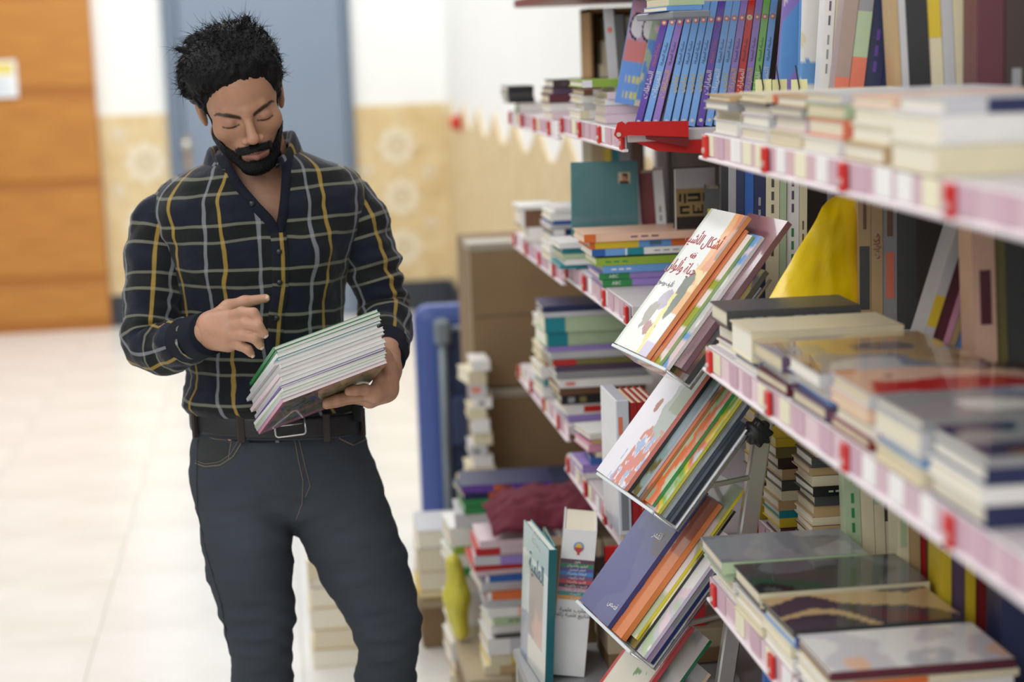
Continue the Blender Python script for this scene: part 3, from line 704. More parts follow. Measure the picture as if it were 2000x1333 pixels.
# collar: stand and fold-over leaf, open at the throat
cN, cR_ = 60, 14
def collar_pt(t, s):
    """t -1..1 around the neck from the left front to the right front, s 0..1 from neck seam up and over to the leaf edge"""
    th = math.pi+t*(math.pi-.66)                        # 0 = front
    c0 = P(492, 302, 3.515); rx_, ry_ = .069, .064
    prof = np.interp(s, [0, .25, .42, .5, .6, .8, 1], [0, .003, .006, .009, .014, .020, .027]); hgt = np.interp(s, [0, .25, .42, .5, .6, .8, 1], [0, .014, .024, .026, .023, .008, -.014])
    front = sstep(abs(t), .55, 1.0)
    rr = prof; X = math.sin(th)*(rx_+rr); Y = -math.cos(th)*(ry_+rr)
    z_ = hgt*(1-.25*front)-front*.034-front*max(0, s-.5)*.050
    p = c0+np.array([X, Y, 0])+np.array([.0, -.02*front, z_+(.004+X*.16)])
    return p
CV = []; CUv = []
for i in range(cR_):
    for k in range(cN+1):
        t = -1+2*k/cN; s = i/(cR_-1); CV.append(collar_pt(t, s)); CUv.append((t*.21+.01, s*.07+.02))
o = len(SVs); SVs.extend(CV); SUs.extend(CUv)
for i in range(cR_-1):
    for k in range(cN): SFs.append((o+i*(cN+1)+k, o+i*(cN+1)+k+1, o+(i+1)*(cN+1)+k+1, o+(i+1)*(cN+1)+k))
# placket edges: the rolled front edges along the V and the buttoned strip below
def surf_pt(px, py, off=.0):                            # front surface of the torso loft under a photo point
    d2 = (pxs[:, 0]-px)**2+(pxs[:, 1]-py)**2; kk = np.arange(len(pxs)) % NC; d2 = np.where((kk < half+8) | (kk > NC-half-8), d2, 1e9)
    i = int(np.argmin(d2)); q = P(px, py, Vflat[i][1]-off); return q
shirt = mesh('shirt', MV(SVs), SFs, PLAID, man, True, uv=SUs)
so = shirt.modifiers.new('cloth_thickness', 'SOLIDIFY'); so.thickness = .0014; so.offset = 1
DARK = mat('dark_navy_cotton', (18, 21, 34), rough=.85, spec=.25, bump=.3, bscale=900)
def strip(path, w, name, parent, m=DARK, off=.004, uvk=None, th=.002):
    pts = [surf_pt(a, b_, off) for a, b_ in path]; V = []; U_ = []; s = 0
    for i, p in enumerate(pts):
        t = pts[min(i+1, len(pts)-1)]-pts[max(i-1, 0)]; t /= np.linalg.norm(t); sd = np.cross(t, [0, -1, 0]); sd /= np.linalg.norm(sd)
        if i: s += np.linalg.norm(p-pts[i-1])
        for e, dy in ((-1, .003), (-.8, 0), (0, -.001), (.8, 0), (1, .003)): V.append(p+sd*w*e/2+np.array([0, dy, 0])); U_.append((e*w/2+(uvk or 0), p[2]))
    Fs = [(i*5+k, i*5+k+1, i*5+k+6, i*5+k+5) for i in range(len(pts)-1) for k in range(4)]
    return mesh(name, MV(V), Fs, m, parent, True, uv=U_)
def dense(path, n=24):
    p = np.array(path, float); t = np.linspace(0, len(p)-1, n); return [(np.interp(q, range(len(p)), p[:, 0]), np.interp(q, range(len(p)), p[:, 1])) for q in t]
strip(dense([(430, 300), (440, 325), (468, 368), (500, 405), (526, 432), (541, 462)]), .020, 'placket', shirt)
strip(dense([(564, 300), (560, 340), (557, 385), (552, 425), (543, 462)]), .018, 'placket', shirt)
strip(dense([(543, 455), (547, 500), (548, 560), (541, 610), (536, 680), (540, 740), (540, 790)], 40), .030, 'placket', shirt, PLAID, .0045, uvk=.035)
BTN = mat('dark_shirt_button', (30, 32, 42), rough=.3)
for px, py in ((492, 398), (545, 492), (546, 552), (540, 622), (538, 690)):
    q = surf_pt(px, py, .008); MB().tube([q, q+[0, -.0015, 0], q+[0, -.003, 0]], [.0052, .0056, .0040], 14).build('shirt_button', BTN, shirt, True).location = (0, -YM, 0)
# cuffs
def cuff(p0, p1, r0, r1, name='cuff'):
    p0, p1 = np.array(p0), np.array(p1); mb = MB(); d = p1-p0
    mb.tube([p0, p0+d*.05, p1-d*.05, p1, p1-d*.02], [r0*.96, r0, r1, r1*.97, r1*.90], 36, cap=False)
    V = np.array(mb.V); o_ = mesh(name, MV(V), mb.F, DARK, shirt, True); return o_
cuff(P(360, 668, 3.352), P(407, 652, 3.282), .0425, .0400)
cuff(P(757, 672, 3.40), P(752, 704, 3.335), .0410, .0380)

# ---------------- jeans
js = SDF((-.24, 3.30, .03), (.30, 3.72, 1.06), .0058)
CYJ = 3.50
def J(px, py, Y=CYJ): return P(px, py, Y)
for (x0, x1, yy, r) in ((470, 611, 850, .0895), (466, 622, 900, .0855)): js.cap(J(x0, yy), J(x1, yy), r, r, .03)
js.cap(J(462, 935), J(645, 945), .082, .084, .03)
js.chain([J(468, 880), J(470, 960), J(482, 1050), J(487, 1110), J(500, 1175), J(506, 1225, 3.49), J(509, 1255, 3.49), J(512, 1330, 3.52), J(522, 1450, 3.54), J(530, 1600, 3.56), J(532, 1735, 3.57)], [.088, .087, .084, .081, .072, .0645, .0600, .0600, .060, .054, .056], .014)
js.chain([J(630, 890), J(652, 965), J(682, 1040), J(708, 1100), J(736, 1165), J(755, 1218, 3.46), J(758, 1252, 3.46), J(754, 1330, 3.49), J(756, 1450, 3.53), J(760, 1600, 3.56), J(762, 1735, 3.57)], [.086, .094, .090, .083, .0755, .0665, .0600, .0590, .060, .054, .056], .014)
js.ell(J(500, 960, 3.56), (.09, .07, .10), .02).ell(J(620, 960, 3.56), (.09, .07, .10), .02)
wc = J(540, 812)
zcut = J(540, 826)[2]
Vj, Qj = js.surf(); Nj = vnormals(Vj, Qj)
keep = (Vj[Qj][:, :, 2].mean(1)-(zcut-(Vj[Qj][:, :, 0].mean(1)-wc[0])*.02)) < .0
f1 = snoise(Vj*np.array([1, 1, 1.2]), 7, 71)*.003+snoise(Vj*np.array([.7, .7, 2]), 16, 72)*.0022
zk = Vj[:, 2]; pj = np.array([proj(v) for v in Vj])
for kx, ky in ((506, 1235), (756, 1235)):               # creases behind and over the knees
    g = np.exp(-((pj[:, 0]-kx)/70)**2-((pj[:, 1]-ky)/60)**2); f1 += g*.005*np.sin((pj[:, 1]-ky)*.16+.012*(pj[:, 0]-kx)*np.sign(kx-600)+snoise(Vj, 9, 75))
g = np.exp(-((pj[:, 0]-585)/75)**2-((pj[:, 1]-1000)/45)**2); f1 += g*.004*np.sin((np.abs(pj[:, 0]-580)*.35+(pj[:, 1]-1000))*.14)
g = sstep(pj[:, 1], 1280, 1420)*np.ones(len(Vj)); f1 += g*.003*np.sin(zk*120+2*snoise(Vj, 5, 77))
Vj = Vj+Nj*f1[:, None]
tone = .5+.5*snoise(Vj, 5, 80); dcol = np.array(srgb(61, 66, 73)); fade = np.exp(-((pj[:, 0]-480)/60)**2-((pj[:, 1]-1050)/170)**2)+.7*np.exp(-((pj[:, 0]-700)/55)**2-((pj[:, 1]-1080)/150)**2)
cj = dcol*(.86+.2*tone[:, None])*(1+.30*fade[:, None])
DENIM = attr_mat('grey_denim', rough=.85, bump=.5, bscale=1200, spec=.2)
us = np.unique(Qj[keep]); rm = -np.ones(len(Vj), int); rm[us] = np.arange(len(us))
jeans = mesh('jeans', MV(Vj[us]), rm[Qj[keep]], DENIM, man, True, col=cj[us])
from mathutils.bvhtree import BVHTree
bvh = BVHTree.FromPolygons([tuple(v) for v in Vj], [tuple(map(int, q)) for q in Qj])
def on_jeans(px, py, off=.001):
    d = ray(px, py); d = d/np.linalg.norm(d); h = bvh.ray_cast(Vector(CO), Vector(d))
    if h[0] is None: return None
    return np.array(h[0])-d*off
def seam(path, name, m, r=.0011, n=30, par=None):
    pts = [on_jeans(a, b_) for a, b_ in dense(path, n)]; pts = [p for p in pts if p is not None]
    mb = MB(); mb.tube(pts, r, 5); return mesh(name, MV(mb.V), mb.F, m, par or jeans, True)
STITCH = mat('tan_stitching', (112, 102, 88), rough=.8); SEAM = mat('dark_denim_seam', (42, 46, 52), rough=.9); 
seam([(381, 905), (400, 912), (430, 909), (455, 893), (470, 868), (476, 846)], 'pocket_seam', STITCH, .0013)
seam([(381, 900), (400, 907), (428, 903), (450, 888), (463, 866), (469, 846)], 'pocket_seam', STITCH, .0008)
seam([(650, 840), (665, 858), (690, 870), (714, 860)], 'pocket_seam', STITCH, .0012)
seam([(392, 848), (420, 858), (452, 860)], 'coin_pocket_seam', STITCH, .0009); seam([(452, 860), (446, 898)], 'coin_pocket_seam', STITCH, .0009)
seam([(575, 856), (583, 900), (592, 940), (590, 985), (578, 1016)], 'fly_seam', STITCH, .0009); seam([(583, 856), (597, 915), (606, 950), (596, 972)], 'fly_seam', STITCH, .0008)
seam([(386, 860), (384, 940), (386, 1000), (404, 1085), (432, 1180), (446, 1265)], 'side_seam', SEAM, .0014)
RIV = mat('copper_rivet', (170, 140, 110), rough=.3, metal=.8)
for a in ((394, 845), (449, 858), (475, 846)):
    q = on_jeans(*a, 0)
    if q is not None:
        mb = MB().tube([q, q+[0, -.002, 0], q+[0, -.0035, 0]], [.0045, .0042, .002], 10); mesh('rivet', MV(mb.V), mb.F, RIV, jeans, True)
# dark pocket lining patch panels
def patch(poly, name, m, off):
    c = np.mean(poly, 0); V = []; n = 7
    edge = dense(list(poly)+[poly[0]], 36)[:-1]
    for r in range(n):
        for e in edge: q = on_jeans(c[0]+(e[0]-c[0])*r/(n-1), c[1]+(e[1]-c[1])*r/(n-1), off); V.append(q if q is not None else V[-1])
    L_ = len(edge); return mesh(name, MV(V), [(i*L_+k, i*L_+(k+1) % L_, (i+1)*L_+(k+1) % L_, (i+1)*L_+k) for i in range(n-1) for k in range(L_)], m, jeans, True)
patch([(386, 852), (420, 862), (446, 866), (443, 892), (425, 902), (400, 904), (384, 898)], 'coin_pocket', mat('dark_denim', (50, 52, 52), rough=.9, bump=.5, bscale=900), .0012)
# waistband, belt, loops, buckle
def band(zoff, h, name, m, par, grow=0, n=90, ox=0):
    rings = []
    for dz, g in ((0, -.002), (.0, 0), (.15, .0012), (.85, .0012), (1, 0), (1, -.002)):
        ring = []
        for k in range(n):
            th = 2*math.pi*k/n; X = (.1605+g+grow)*math.copysign(abs(math.sin(th))**.86, math.sin(th)); Y = (.1050+g+grow)*math.copysign(abs(math.cos(th))**.86, math.cos(th))
            ring.append(wc+np.array([X+ox, -Y, zoff+h*dz-X*.06]))
        rings.append(ring)
    V, Fs = loft(rings); return mesh(name, MV(V), Fs, m, par, True)
wc = (P(377, 822, 3.5)+P(703, 812, 3.5))/2
BELT = mat('black_leather', (20, 20, 24), rough=.45, bump=.25, bscale=500)
band(-.022, .048, 'waistband', mat('waistband_denim', (50, 56, 66), rough=.9, bump=.4, bscale=1200), jeans, .0005)
belt = band(-.018, .040, 'belt', BELT, man, .004)
LEATH = mat('brown_loop', (52, 44, 40), rough=.8)
for th in (-.35, .52, -1.1, 1.25):
    X = .168*math.copysign(abs(math.sin(th))**.86, math.sin(th)); Y = .112*abs(math.cos(th))**.86; c = wc+np.array([X, -Y, -X*.06]); ang = -th*.75
    Mx = Matrix.Translation(Vector(c)-Vector((0, YM, 0))) @ Matrix.Rotation(ang, 4, 'Z')
    MB().cbox((-.007, -.003, -.026), (.007, .004, .028), .0015, M=Mx).build('belt_loop', LEATH, jeans)
CHR = mat('brushed_steel', (190, 190, 190), rough=.25, metal=1, var=.02)
bx = P(566, 830, 3.379); mb = MB()
Mb = Matrix.Translation(Vector(bx)-Vector((0, YM, 0))) @ Matrix.Rotation(math.radians(-4), 4, 'Y')
def fr_pts(w, h, r=.006, n=5):
    o = []
    for cx_, cz_, a0 in ((w/2-r, h/2-r, 0), (-w/2+r, h/2-r, 90), (-w/2+r, -h/2+r, 180), (w/2-r, -h/2+r, 270)):
        for k in range(n): a = math.radians(a0+90*k/(n-1)); o.append(Mb @ Vector((cx_+r*math.cos(a), 0, cz_+r*math.sin(a))))
    return o+[o[0]]
mb.tube(fr_pts(.056, .042), .0021, 8)
pr = Mb @ Vector((-.026, -.001, 0)); pr2 = Mb @ Vector((.024, -.002, 0)); mb.tube([pr, pr2], .0016, 8)
mb.build('buckle', CHR, belt, True)
tip = P(690, 806, 3.44); MB().cbox((-.028, -.003, -.0165), (.022, .004, .0165), .002, M=Matrix.Translation(Vector(tip)-Vector((0, YM, 0))) @ Matrix.Rotation(math.radians(-38), 4, 'Z') @ Matrix.Rotation(math.radians(4), 4, 'Y')).build('belt_end', BELT, belt)
# shoes
SHOE = mat('dark_shoe_leather', (34, 32, 32), rough=.4); SOLE = mat('rubber_sole', (24, 24, 24), rough=.7)
for c in (P(532, 1735, 3.56), P(762, 1735, 3.56)):
    S = SDF((c[0]-.09, c[1]-.26, -.01), (c[0]+.09, c[1]+.13, .16), .006)
    S.cap((c[0], c[1]+.03, .05), (c[0], c[1]-.10, .045), .042, .043, .02).cap((c[0], c[1]-.10, .042), (c[0]-.004, c[1]-.18, .036), .044, .032, .02).cap((c[0], c[1]+.02, .05), (c[0], c[1]+.015, .11), .042, .040, .03)
    zz_ = S.ax[2][None, None, :]; S.F = np.maximum(S.F, (.012-zz_).astype(np.float32)); V, Q = S.surf()
    sh = mesh('shoe', MV(V), Q, SHOE, man, True)
    S2 = SDF((c[0]-.09, c[1]-.26, -.01), (c[0]+.09, c[1]+.13, .05), .006)
    S2.cap((c[0], c[1]+.03, .03), (c[0], c[1]-.10, .03), .047, .048, .01).cap((c[0], c[1]-.10, .03), (c[0]-.004, c[1]-.185, .03), .048, .036, .01)
    zz_ = S2.ax[2][None, None, :]; S2.F = np.maximum(S2.F, np.maximum(.0005-zz_, zz_-.016).astype(np.float32)); V, Q = S2.surf(); mesh('sole', MV(V), Q, SOLE, sh, True)

# ================================================================ BOOKS: BUILDERS
import unicodedata
PAL = {'white': (232, 230, 226), 'cream': (222, 212, 180), 'grey': (150, 150, 152), 'pale grey': (196, 196, 200), 'dark grey': (70, 72, 72), 'black': (28, 28, 32), 'navy': (34, 42, 84),
       'blue': (40, 92, 170), 'light blue': (104, 156, 214), 'teal': (24, 134, 146), 'green': (44, 134, 74), 'lime green': (142, 172, 58), 'pale green': (176, 196, 160), 'yellow': (222, 192, 44),
       'orange': (216, 108, 48), 'coral': (222, 120, 92), 'peach': (232, 190, 164), 'red': (190, 34, 34), 'dark red': (128, 32, 34), 'maroon': (92, 34, 50), 'purple': (96, 62, 150),
       'violet': (152, 128, 196), 'pink': (214, 150, 176), 'pale pink': (226, 204, 212), 'brown': (112, 78, 56), 'tan': (190, 160, 116), 'dark brown': (60, 42, 38), 'olive': (120, 112, 62), 'dusky purple': (98, 78, 104)}
_forms = {}
for cp in range(0xFE80, 0xFEFD):
    d = unicodedata.decomposition(chr(cp)).split()
    if len(d) == 2: _forms.setdefault(chr(int(d[1], 16)), {})[d[0].strip('<>')] = chr(cp)
def arabic(s):                                          # joined letter forms, laid out left to right for the text object
    out = []
    lig = {'\u0644\u0627': ('\uFEFB', '\uFEFC')}
    for word in s.split(' '):
        w = []; i = 0; joined = False
        while i < len(word):
            ch = word[i]
            if word[i:i+2] in lig: w.append(lig[word[i:i+2]][1 if joined else 0]); joined = False; i += 2; continue
            f = _forms.get(ch, {}); nxt = i+1 < len(word) and bool(_forms.get(word[i+1])) and 'initial' in f
            k = ('medial' if nxt else 'final') if joined else ('initial' if nxt else 'isolated')
            w.append(f.get(k, f.get('isolated', ch))); joined = nxt; i += 1
        out.append(''.join(w))
    return ''.join(' '.join(out)[::-1])
_txt = {}
def text_mesh(body, size):
    key = (body, size)
    if key in _txt: return _txt[key]
    cu = bpy.data.curves.new('lettering', 'FONT'); cu.body = body; cu.size = size; cu.align_x = 'CENTER'; cu.align_y = 'CENTER'; cu.resolution_u = 2; cu.extrude = .0002
    o = bpy.data.objects.new('lettering', cu); C.objects.link(o); dg = bpy.context.evaluated_depsgraph_get()
    me = bpy.data.meshes.new_from_object(o.evaluated_get(dg)); bpy.data.objects.remove(o); _txt[key] = me; return me
def lettering(body, size, colr, par, M):
    """M: 4x4 from text plane (x right, y up, z out) to the parent"""
    src = text_mesh(body, size); me = src.copy(); me.materials.clear(); me.materials.append(cm(PAL.get(colr, colr), .5))
    o = bpy.data.objects.new('lettering', me); C.objects.link(o); o.parent = par; o.matrix_local = M; return o
def frame(o, x, y, z=None):
    x = Vector(x).normalized(); y = Vector(y).normalized(); z = x.cross(y).normalized() if z is None else Vector(z)
    return Matrix(((x[0], y[0], z[0], o[0]), (x[1], y[1], z[1], o[1]), (x[2], y[2], z[2], o[2]), (0, 0, 0, 1)))
def fn(a, seed, sc=1): return snoise(a, sc, seed)
# local frame of a book: x along the spine (length), y from spine to fore edge (width), z thickness
SPM = frame((0, 0, 0), (1, 0, 0), (0, 0, 1))            # lettering on the spine, reading along +x, facing -y
def book(label, M, L, Wd, T, colr, group=None, art=None, deco=(), name='book', cover=.0022, inset=.003, spine=None, cat='book', rough=.38):
    r = tag(empty(name), label, cat, group); r.matrix_world = M
    rgb = PAL.get(colr, colr); c = min(cover, T*.2)
    mb = MB(); mb.box((0, 0, 0), (L, Wd, c)).box((0, 0, T-c), (L, Wd, T)).box((0, -.0004, 0), (L, c, T), 1 if spine else 0)
    mb.build('cover', [cm(rgb, rough), cm(PAL.get(spine, spine), rough)] if spine else cm(rgb, rough), r)
    i = inset; MB().box((i, c, c), (L-i, Wd-i, T-c)).build('page_block', PAGES, r)
    if art is not None:                                 # printed front: flat picture on a fine grid
        nx, ny = art[1]; gx, gy = np.meshgrid(np.linspace(0, 1, nx), np.linspace(0, 1, ny), indexing='ij')
        V = np.stack([gx.ravel()*L, gy.ravel()*Wd, np.full(nx*ny, T+.0003)], 1); colv = art[0](gx.ravel(), gy.ravel(), L, Wd)
        Fs = [(a*ny+b_, (a+1)*ny+b_, (a+1)*ny+b_+1, a*ny+b_+1) for a in range(nx-1) for b_ in range(ny-1)]
        mesh('front_cover', V, Fs, attr_mat('printed_cover', rough=.18, coat=.6), r, False, col=colv)
    for d in deco:
        k = d[0]
        if k == 'band':                                 # ('band', x0, x1, colour) on the spine, wrapping a little
            MB().box((d[1]*L, -.0010, T*(d[4] if len(d) > 4 else .0)), (d[2]*L, -.0003, T*(d[5] if len(d) > 5 else 1))).build('spine_label', cm(PAL.get(d[3], d[3])), r)
        elif k == 'text': lettering(d[1], d[2], d[3], r, frame((d[4]*L, -.0013, T/2), (1, 0, 0), (0, 0, 1)))
        elif k == 'textv': lettering(d[1], d[2], d[3], r, frame((d[4]*L, -.0013, T/2), (-1, 0, 0), (0, 0, -1), (0, -1, 0)))
        elif k == 'lines':                              # small print on the spine
            for q in range(3): MB().box((L*(d[1]+q*.09), -.0009, T*.4), (L*(d[1]+q*.09+.06), -.0003, T*.6)).build('print_line', cm(PAL.get(d[2], d[2])), r)
        elif k == 'dot':
            mb = MB(); mb.tube([(d[1]*L, -.0004, T/2), (d[1]*L, -.0014, T/2)], d[2], 14); mb.build('round_sticker', cm(PAL.get(d[3], d[3])), r)
            if len(d) > 4: mb = MB(); mb.tube([(d[1]*L, -.0014, T/2), (d[1]*L, -.0018, T/2)], d[2]*.5, 10); mb.build('sticker_centre', cm(PAL.get(d[4], d[4])), r)
    return r
ORD = ['', 'second', 'third', 'fourth', 'fifth', 'sixth', 'seventh', 'eighth', 'ninth', 'tenth', 'eleventh', 'twelfth', 'thirteenth', 'fourteenth', 'fifteenth', 'sixteenth', 'seventeenth', 'eighteenth', 'nineteenth', 'twentieth', 'twenty-first', 'twenty-second']
def pos_word(i, n):
    if n == 1: return 'single'
    if i == 0: return 'lowest'
    if i == n-1: return 'topmost'
    return ORD[i]+' from bottom'
rg = random.Random(7)
def blot(seed, cols, sc=6, base=None, w=.6):
    cols = [np.array(srgb(*PAL.get(c, c))) for c in cols]
    def f(u, v, L, Wd):
        q = np.stack([u*L*10, v*Wd*10, np.full(len(u), seed*1.7)], 1); q = q+.25*np.stack([snoise(q, .5, seed+1), snoise(q, .5, seed+2), q[:, 0]*0], 1)
        n = (snoise(q, .16*sc, seed)+1)/2*len(cols); i = np.clip(n.astype(int), 0, len(cols)-1); return np.array(cols)[i]
    return f
TOPART = {
 'second stack from far end, near lower shelf': (blot(61, ['dark grey', 'black', (44, 74, 58), 'dark grey', (96, 98, 104), 'dusky purple'], 3), (40, 24)),
 'third stack from far end, near lower shelf': (blot(62, [(66, 50, 66), (56, 40, 56), 'tan', (66, 48, 64), 'maroon'], 3), (40, 24)),
 'far end stack, near lower shelf': (blot(63, ['grey', (136, 140, 146), (120, 124, 130), 'grey'], 4), (30, 20)),
 'fourth stack from far end, near lower shelf': (blot(64, ['white', 'pale grey', 'white', (210, 206, 210), 'peach'], 3), (40, 24)),
 'third stack from far end, near middle shelf': (blot(65, ['grey', (150, 144, 146), 'tan', (120, 110, 116)], 3), (40, 24)),
 'fourth stack from far end, near middle shelf': (blot(66, ['pale grey', (140, 144, 160), 'tan', 'brown', 'grey'], 3), (40, 24)),
 'fifth stack from far end, near middle shelf': (blot(67, ['pale grey', 'red', 'peach', 'dark brown', 'pale grey'], 3), (40, 24)),
 'sixth stack from far end, near middle shelf': (blot(68, ['pale grey', (140, 148, 176), 'grey', 'white'], 3), (40, 24)),
 'seventh stack from far end, near middle shelf': (blot(69, [(120, 140, 150), 'grey', 'navy', 'brown', (120, 140, 150)], 3), (40, 24))}
def stack(phrase, z, Y, items, group, X=None, rotj=1.5, Wd=.15, noun='book'):
    """items bottom to top: (colour, left X, length, thickness[, deco[, width]]); the spine faces the camera side (-Y)"""
    n = len(items); zz = z+.0006
    for i, it in enumerate(items):
        colr, x0, L, T = it[:4]; deco = it[4] if len(it) > 4 and it[4] else (); w = it[5] if len(it) > 5 else Wd; art = None
        if i == n-1 and phrase in TOPART: art = TOPART[phrase]
        a = math.radians(rg.uniform(-rotj, rotj)); M = Matrix.Translation((x0, Y+rg.uniform(-.006, .006), zz)) @ Matrix.Rotation(a, 4, 'Z')
        pw = pos_word(i, n); lab = f'{colr} {noun} lying alone, {phrase}' if n == 1 else f'{colr} {noun}, {pw} of the {phrase}'
        book(lab, M, L, w, T, colr, group, deco=deco, art=art); zz += T+.0004
    return zz
NAMES = {(168, 146, 138): 'pinkish brown'}
def row(phrase, z, Y, X0, items, group, lean=0, yaw=13, noun='book', gap=.0006):
    """standing books side by side along X, spines to the camera; items left to right: (colour, thickness, height, width[, deco])"""
    n = len(items); X = 0; ya = math.radians(yaw); rv = Vector((math.cos(ya), -math.sin(ya), 0)); dv = Vector((math.sin(ya), math.cos(ya), 0)); zv_ = Vector((0, 0, 1))
    th = math.radians(lean); u = rv*math.sin(th)+zv_*math.cos(th); zd = zv_*math.sin(th)-rv*math.cos(th)
    for i, it in enumerate(items):
        colr, T, H, w = it[:4]; deco = it[4] if len(it) > 4 and it[4] else ()
        X += (T+gap)/math.cos(th)
        M = frame(Vector((X0, Y, z+.0008+max(0, -T*math.sin(th))))+rv*X+dv*rg.uniform(-.003, .003), u, dv, zd)
        cn = NAMES.get(colr, colr)
        if n == 1: lab = f'{cn} {noun} standing alone, {phrase}'
        else: lab = f'{cn} {noun}, {"leftmost" if i == 0 else "rightmost" if i == n-1 else ORD[i]+" from left"} in {phrase}'
        book(lab, M, H, w, T, colr, group, deco=deco)
    return X0+X

# ================================================================ RACKS
RACKP = mat('rack_enamel', (206, 198, 200), rough=.4); REDM = mat('red_enamel', (196, 26, 24), rough=.35); BACKM = mat('rack_back_panel', (66, 58, 54), rough=.7, var=.12, scale=4)
STRIP = clear_mat('pink_label_channel', (212, 184, 194), .9, .2); LIP = mat('channel_lip', (232, 222, 226), rough=.3); PINK = mat('pink_paper', (200, 166, 180), rough=.6)
PAPER = mat('cream_price_paper', (232, 226, 196), rough=.6); PAPW = mat('white_price_paper', (236, 234, 232), rough=.6); STUD = mat('zinc_stud', (222, 214, 206), rough=.35, metal=.5)
DRED = mat('dark_red_enamel', (110, 16, 20), rough=.45)
def rack(label, Y0, Y1, levels, X0=.65, X1=1.092, zt=2.25, under=None, clip_ph=.12, posts=True, clip=.34, gap=(.012, .07)):
    r = tag(empty('bookshelf_rack', ((X0+X1)/2, (Y0+Y1)/2, 0)), label, 'bookshelf'); off = Vector((-(X0+X1)/2, -(Y0+Y1)/2, 0))
    T_ = Matrix.Translation(off)
    MB().box((X1-.006, Y0, .02), (X1, Y1, zt), M=T_).build('back_panel', BACKM, r)
    if posts:
        for y in (Y0+.004, Y1-.036):
            MB().cbox((X1-.045, y, 0), (X1-.008, y+.032, zt), .003, M=T_).build('upright', RACKP, r)
    MB().cbox((X0+.05, Y0, .0), (X1-.05, Y1, .10), .004, M=T_).build('plinth', DRED, r)
    for li, (z, Xf) in enumerate(levels):               # z of the shelf surface
        sh = MB().cbox((Xf+.004, Y0, z-.022), (X1-.048, Y1, z), .002, M=T_).build('shelf', under if (under and li == 0) else RACKP, r)
        if under and li == 0: MB().cbox((Xf, Y0+.002, z-.020), (Xf+.004, Y1-.002, z-.001), .001, M=T_).build('edge_trim', DRED, sh); continue
        st_ = MB().box((Xf, Y0+.002, z-.034), (Xf+.0022, Y1-.002, z-.0015), M=T_).build('label_channel', STRIP, sh)
        MB().cbox((Xf-.006, Y0+.002, z-.040), (Xf+.006, Y1-.002, z-.034), .0015, M=T_).build('channel_lip', LIP, sh)
        y = Y1-.03-rg.uniform(0, .04)
        while y > Y0+.06:                               # paper labels slid behind the clear channel front
            w = rg.uniform(.035, .055); MB().box((Xf-.0018, y-w, z-.032), (Xf-.0004, y, z-.001), M=T_).build('price_label', rg.choice([PAPER, PAPW, PINK, PINK, PINK]), sh); y -= w+rg.uniform(*gap)
        y = Y1-clip_ph+.1
        while y > Y0:
            mb = MB(); mb.cbox((Xf-.008, y-.018, z-.036), (Xf-.002, y+.006, z-.001), .002, M=T_); mb.build('shelf_clip', REDM, sh)
            MB().tube([T_ @ Vector((Xf-.008, y-.007, z-.024)), T_ @ Vector((Xf-.0105, y-.007, z-.024))], .0045, 10).build('clip_stud', STUD, sh); y -= clip
        for yb in (Y0+.001, Y1-.005):
            o = MB(); V = [(Xf+.02, yb, z-.022), (X1-.02, yb, z-.022), (X1-.02, yb, z-.075), (Xf+.06, yb, z-.040)]
            V = [tuple(T_ @ Vector(v)) for v in V]+[tuple(T_ @ Vector((v[0], v[1]+.004, v[2]))) for v in V]
            o.add(V, [(0, 1, 2, 3), (7, 6, 5, 4), (0, 4, 5, 1), (1, 5, 6, 2), (2, 6, 7, 3), (3, 7, 4, 0)]); o.build('shelf_bracket', REDM, sh)
    return r
ZA, ZB, ZC = 1.553, 1.223, .850
rack('long near book rack with pink label channels and red clips at the right', .95, 2.78, [(ZA, .65), (ZB, .65), (ZC, .65), (.50, .65)], clip_ph=.14)
rack('narrow recessed book rack directly behind the tilted display stand', 2.80, 3.38, [(ZA, .88), (ZB, .795), (.80, .86), (.42, .84)], X0=.84, posts=False, clip_ph=.2)
rack('book rack bay beyond the display stand, before the furthest bay', 3.40, 4.18, [(1.815, .67), (1.530, .65), (1.200, .65), (.745, .64), (.42, .65)], under=DRED, clip_ph=.14, clip=.24)
rack('furthest book rack bay beside the tall cardboard boxes', 4.20, 5.08, [(1.815, .67), (1.515, .65), (1.178, .65), (.805, .65), (.42, .65)], under=DRED, clip_ph=.12, clip=.24)
# red arm carrying the end of the far top shelf
ar = tag(empty('bracket_arm', (.66, 3.375, 1.50)), 'bright red steel arm with round stud under the blue-spined books', 'bracket')
a0 = P(1200, 240, 3.38); a1 = P(1345, 240, 3.38)
def px_local(px, py, Y, org): v = P(px, py, Y); return tuple(v-np.array(org))
org = (.66, 3.375, 1.50)
poly = [(1206, 240), (1215, 237), (1222, 243), (1226, 238), (1345, 236), (1345, 268), (1230, 264), (1207, 272), (1199, 264)]
V = [px_local(a, b_, 3.372, org) for a, b_ in poly]+[px_local(a, b_, 3.388, org) for a, b_ in poly]; n_ = len(poly)
mesh('arm_plate', V, [tuple(range(n_)), tuple(range(2*n_-1, n_-1, -1))]+[(i, i+n_, (i+1) % n_+n_, (i+1) % n_) for i in range(n_)], REDM, ar)
V = [px_local(a, b_, 3.376, org) for a, b_ in ((1260, 262), (1345, 268), (1345, 288), (1262, 272))]+[px_local(a, b_, 3.392, org) for a, b_ in ((1260, 262), (1345, 268), (1345, 288), (1262, 272))]
mesh('arm_web', V, [(0, 1, 2, 3), (7, 6, 5, 4), (0, 4, 5, 1), (1, 5, 6, 2), (2, 6, 7, 3), (3, 7, 4, 0)], DRED, ar)
q = Vector(px_local(1208, 263, 3.372, org)); MB().tube([q, q+Vector((0, -.004, 0))], .0042, 12).build('stud', STUD, ar)

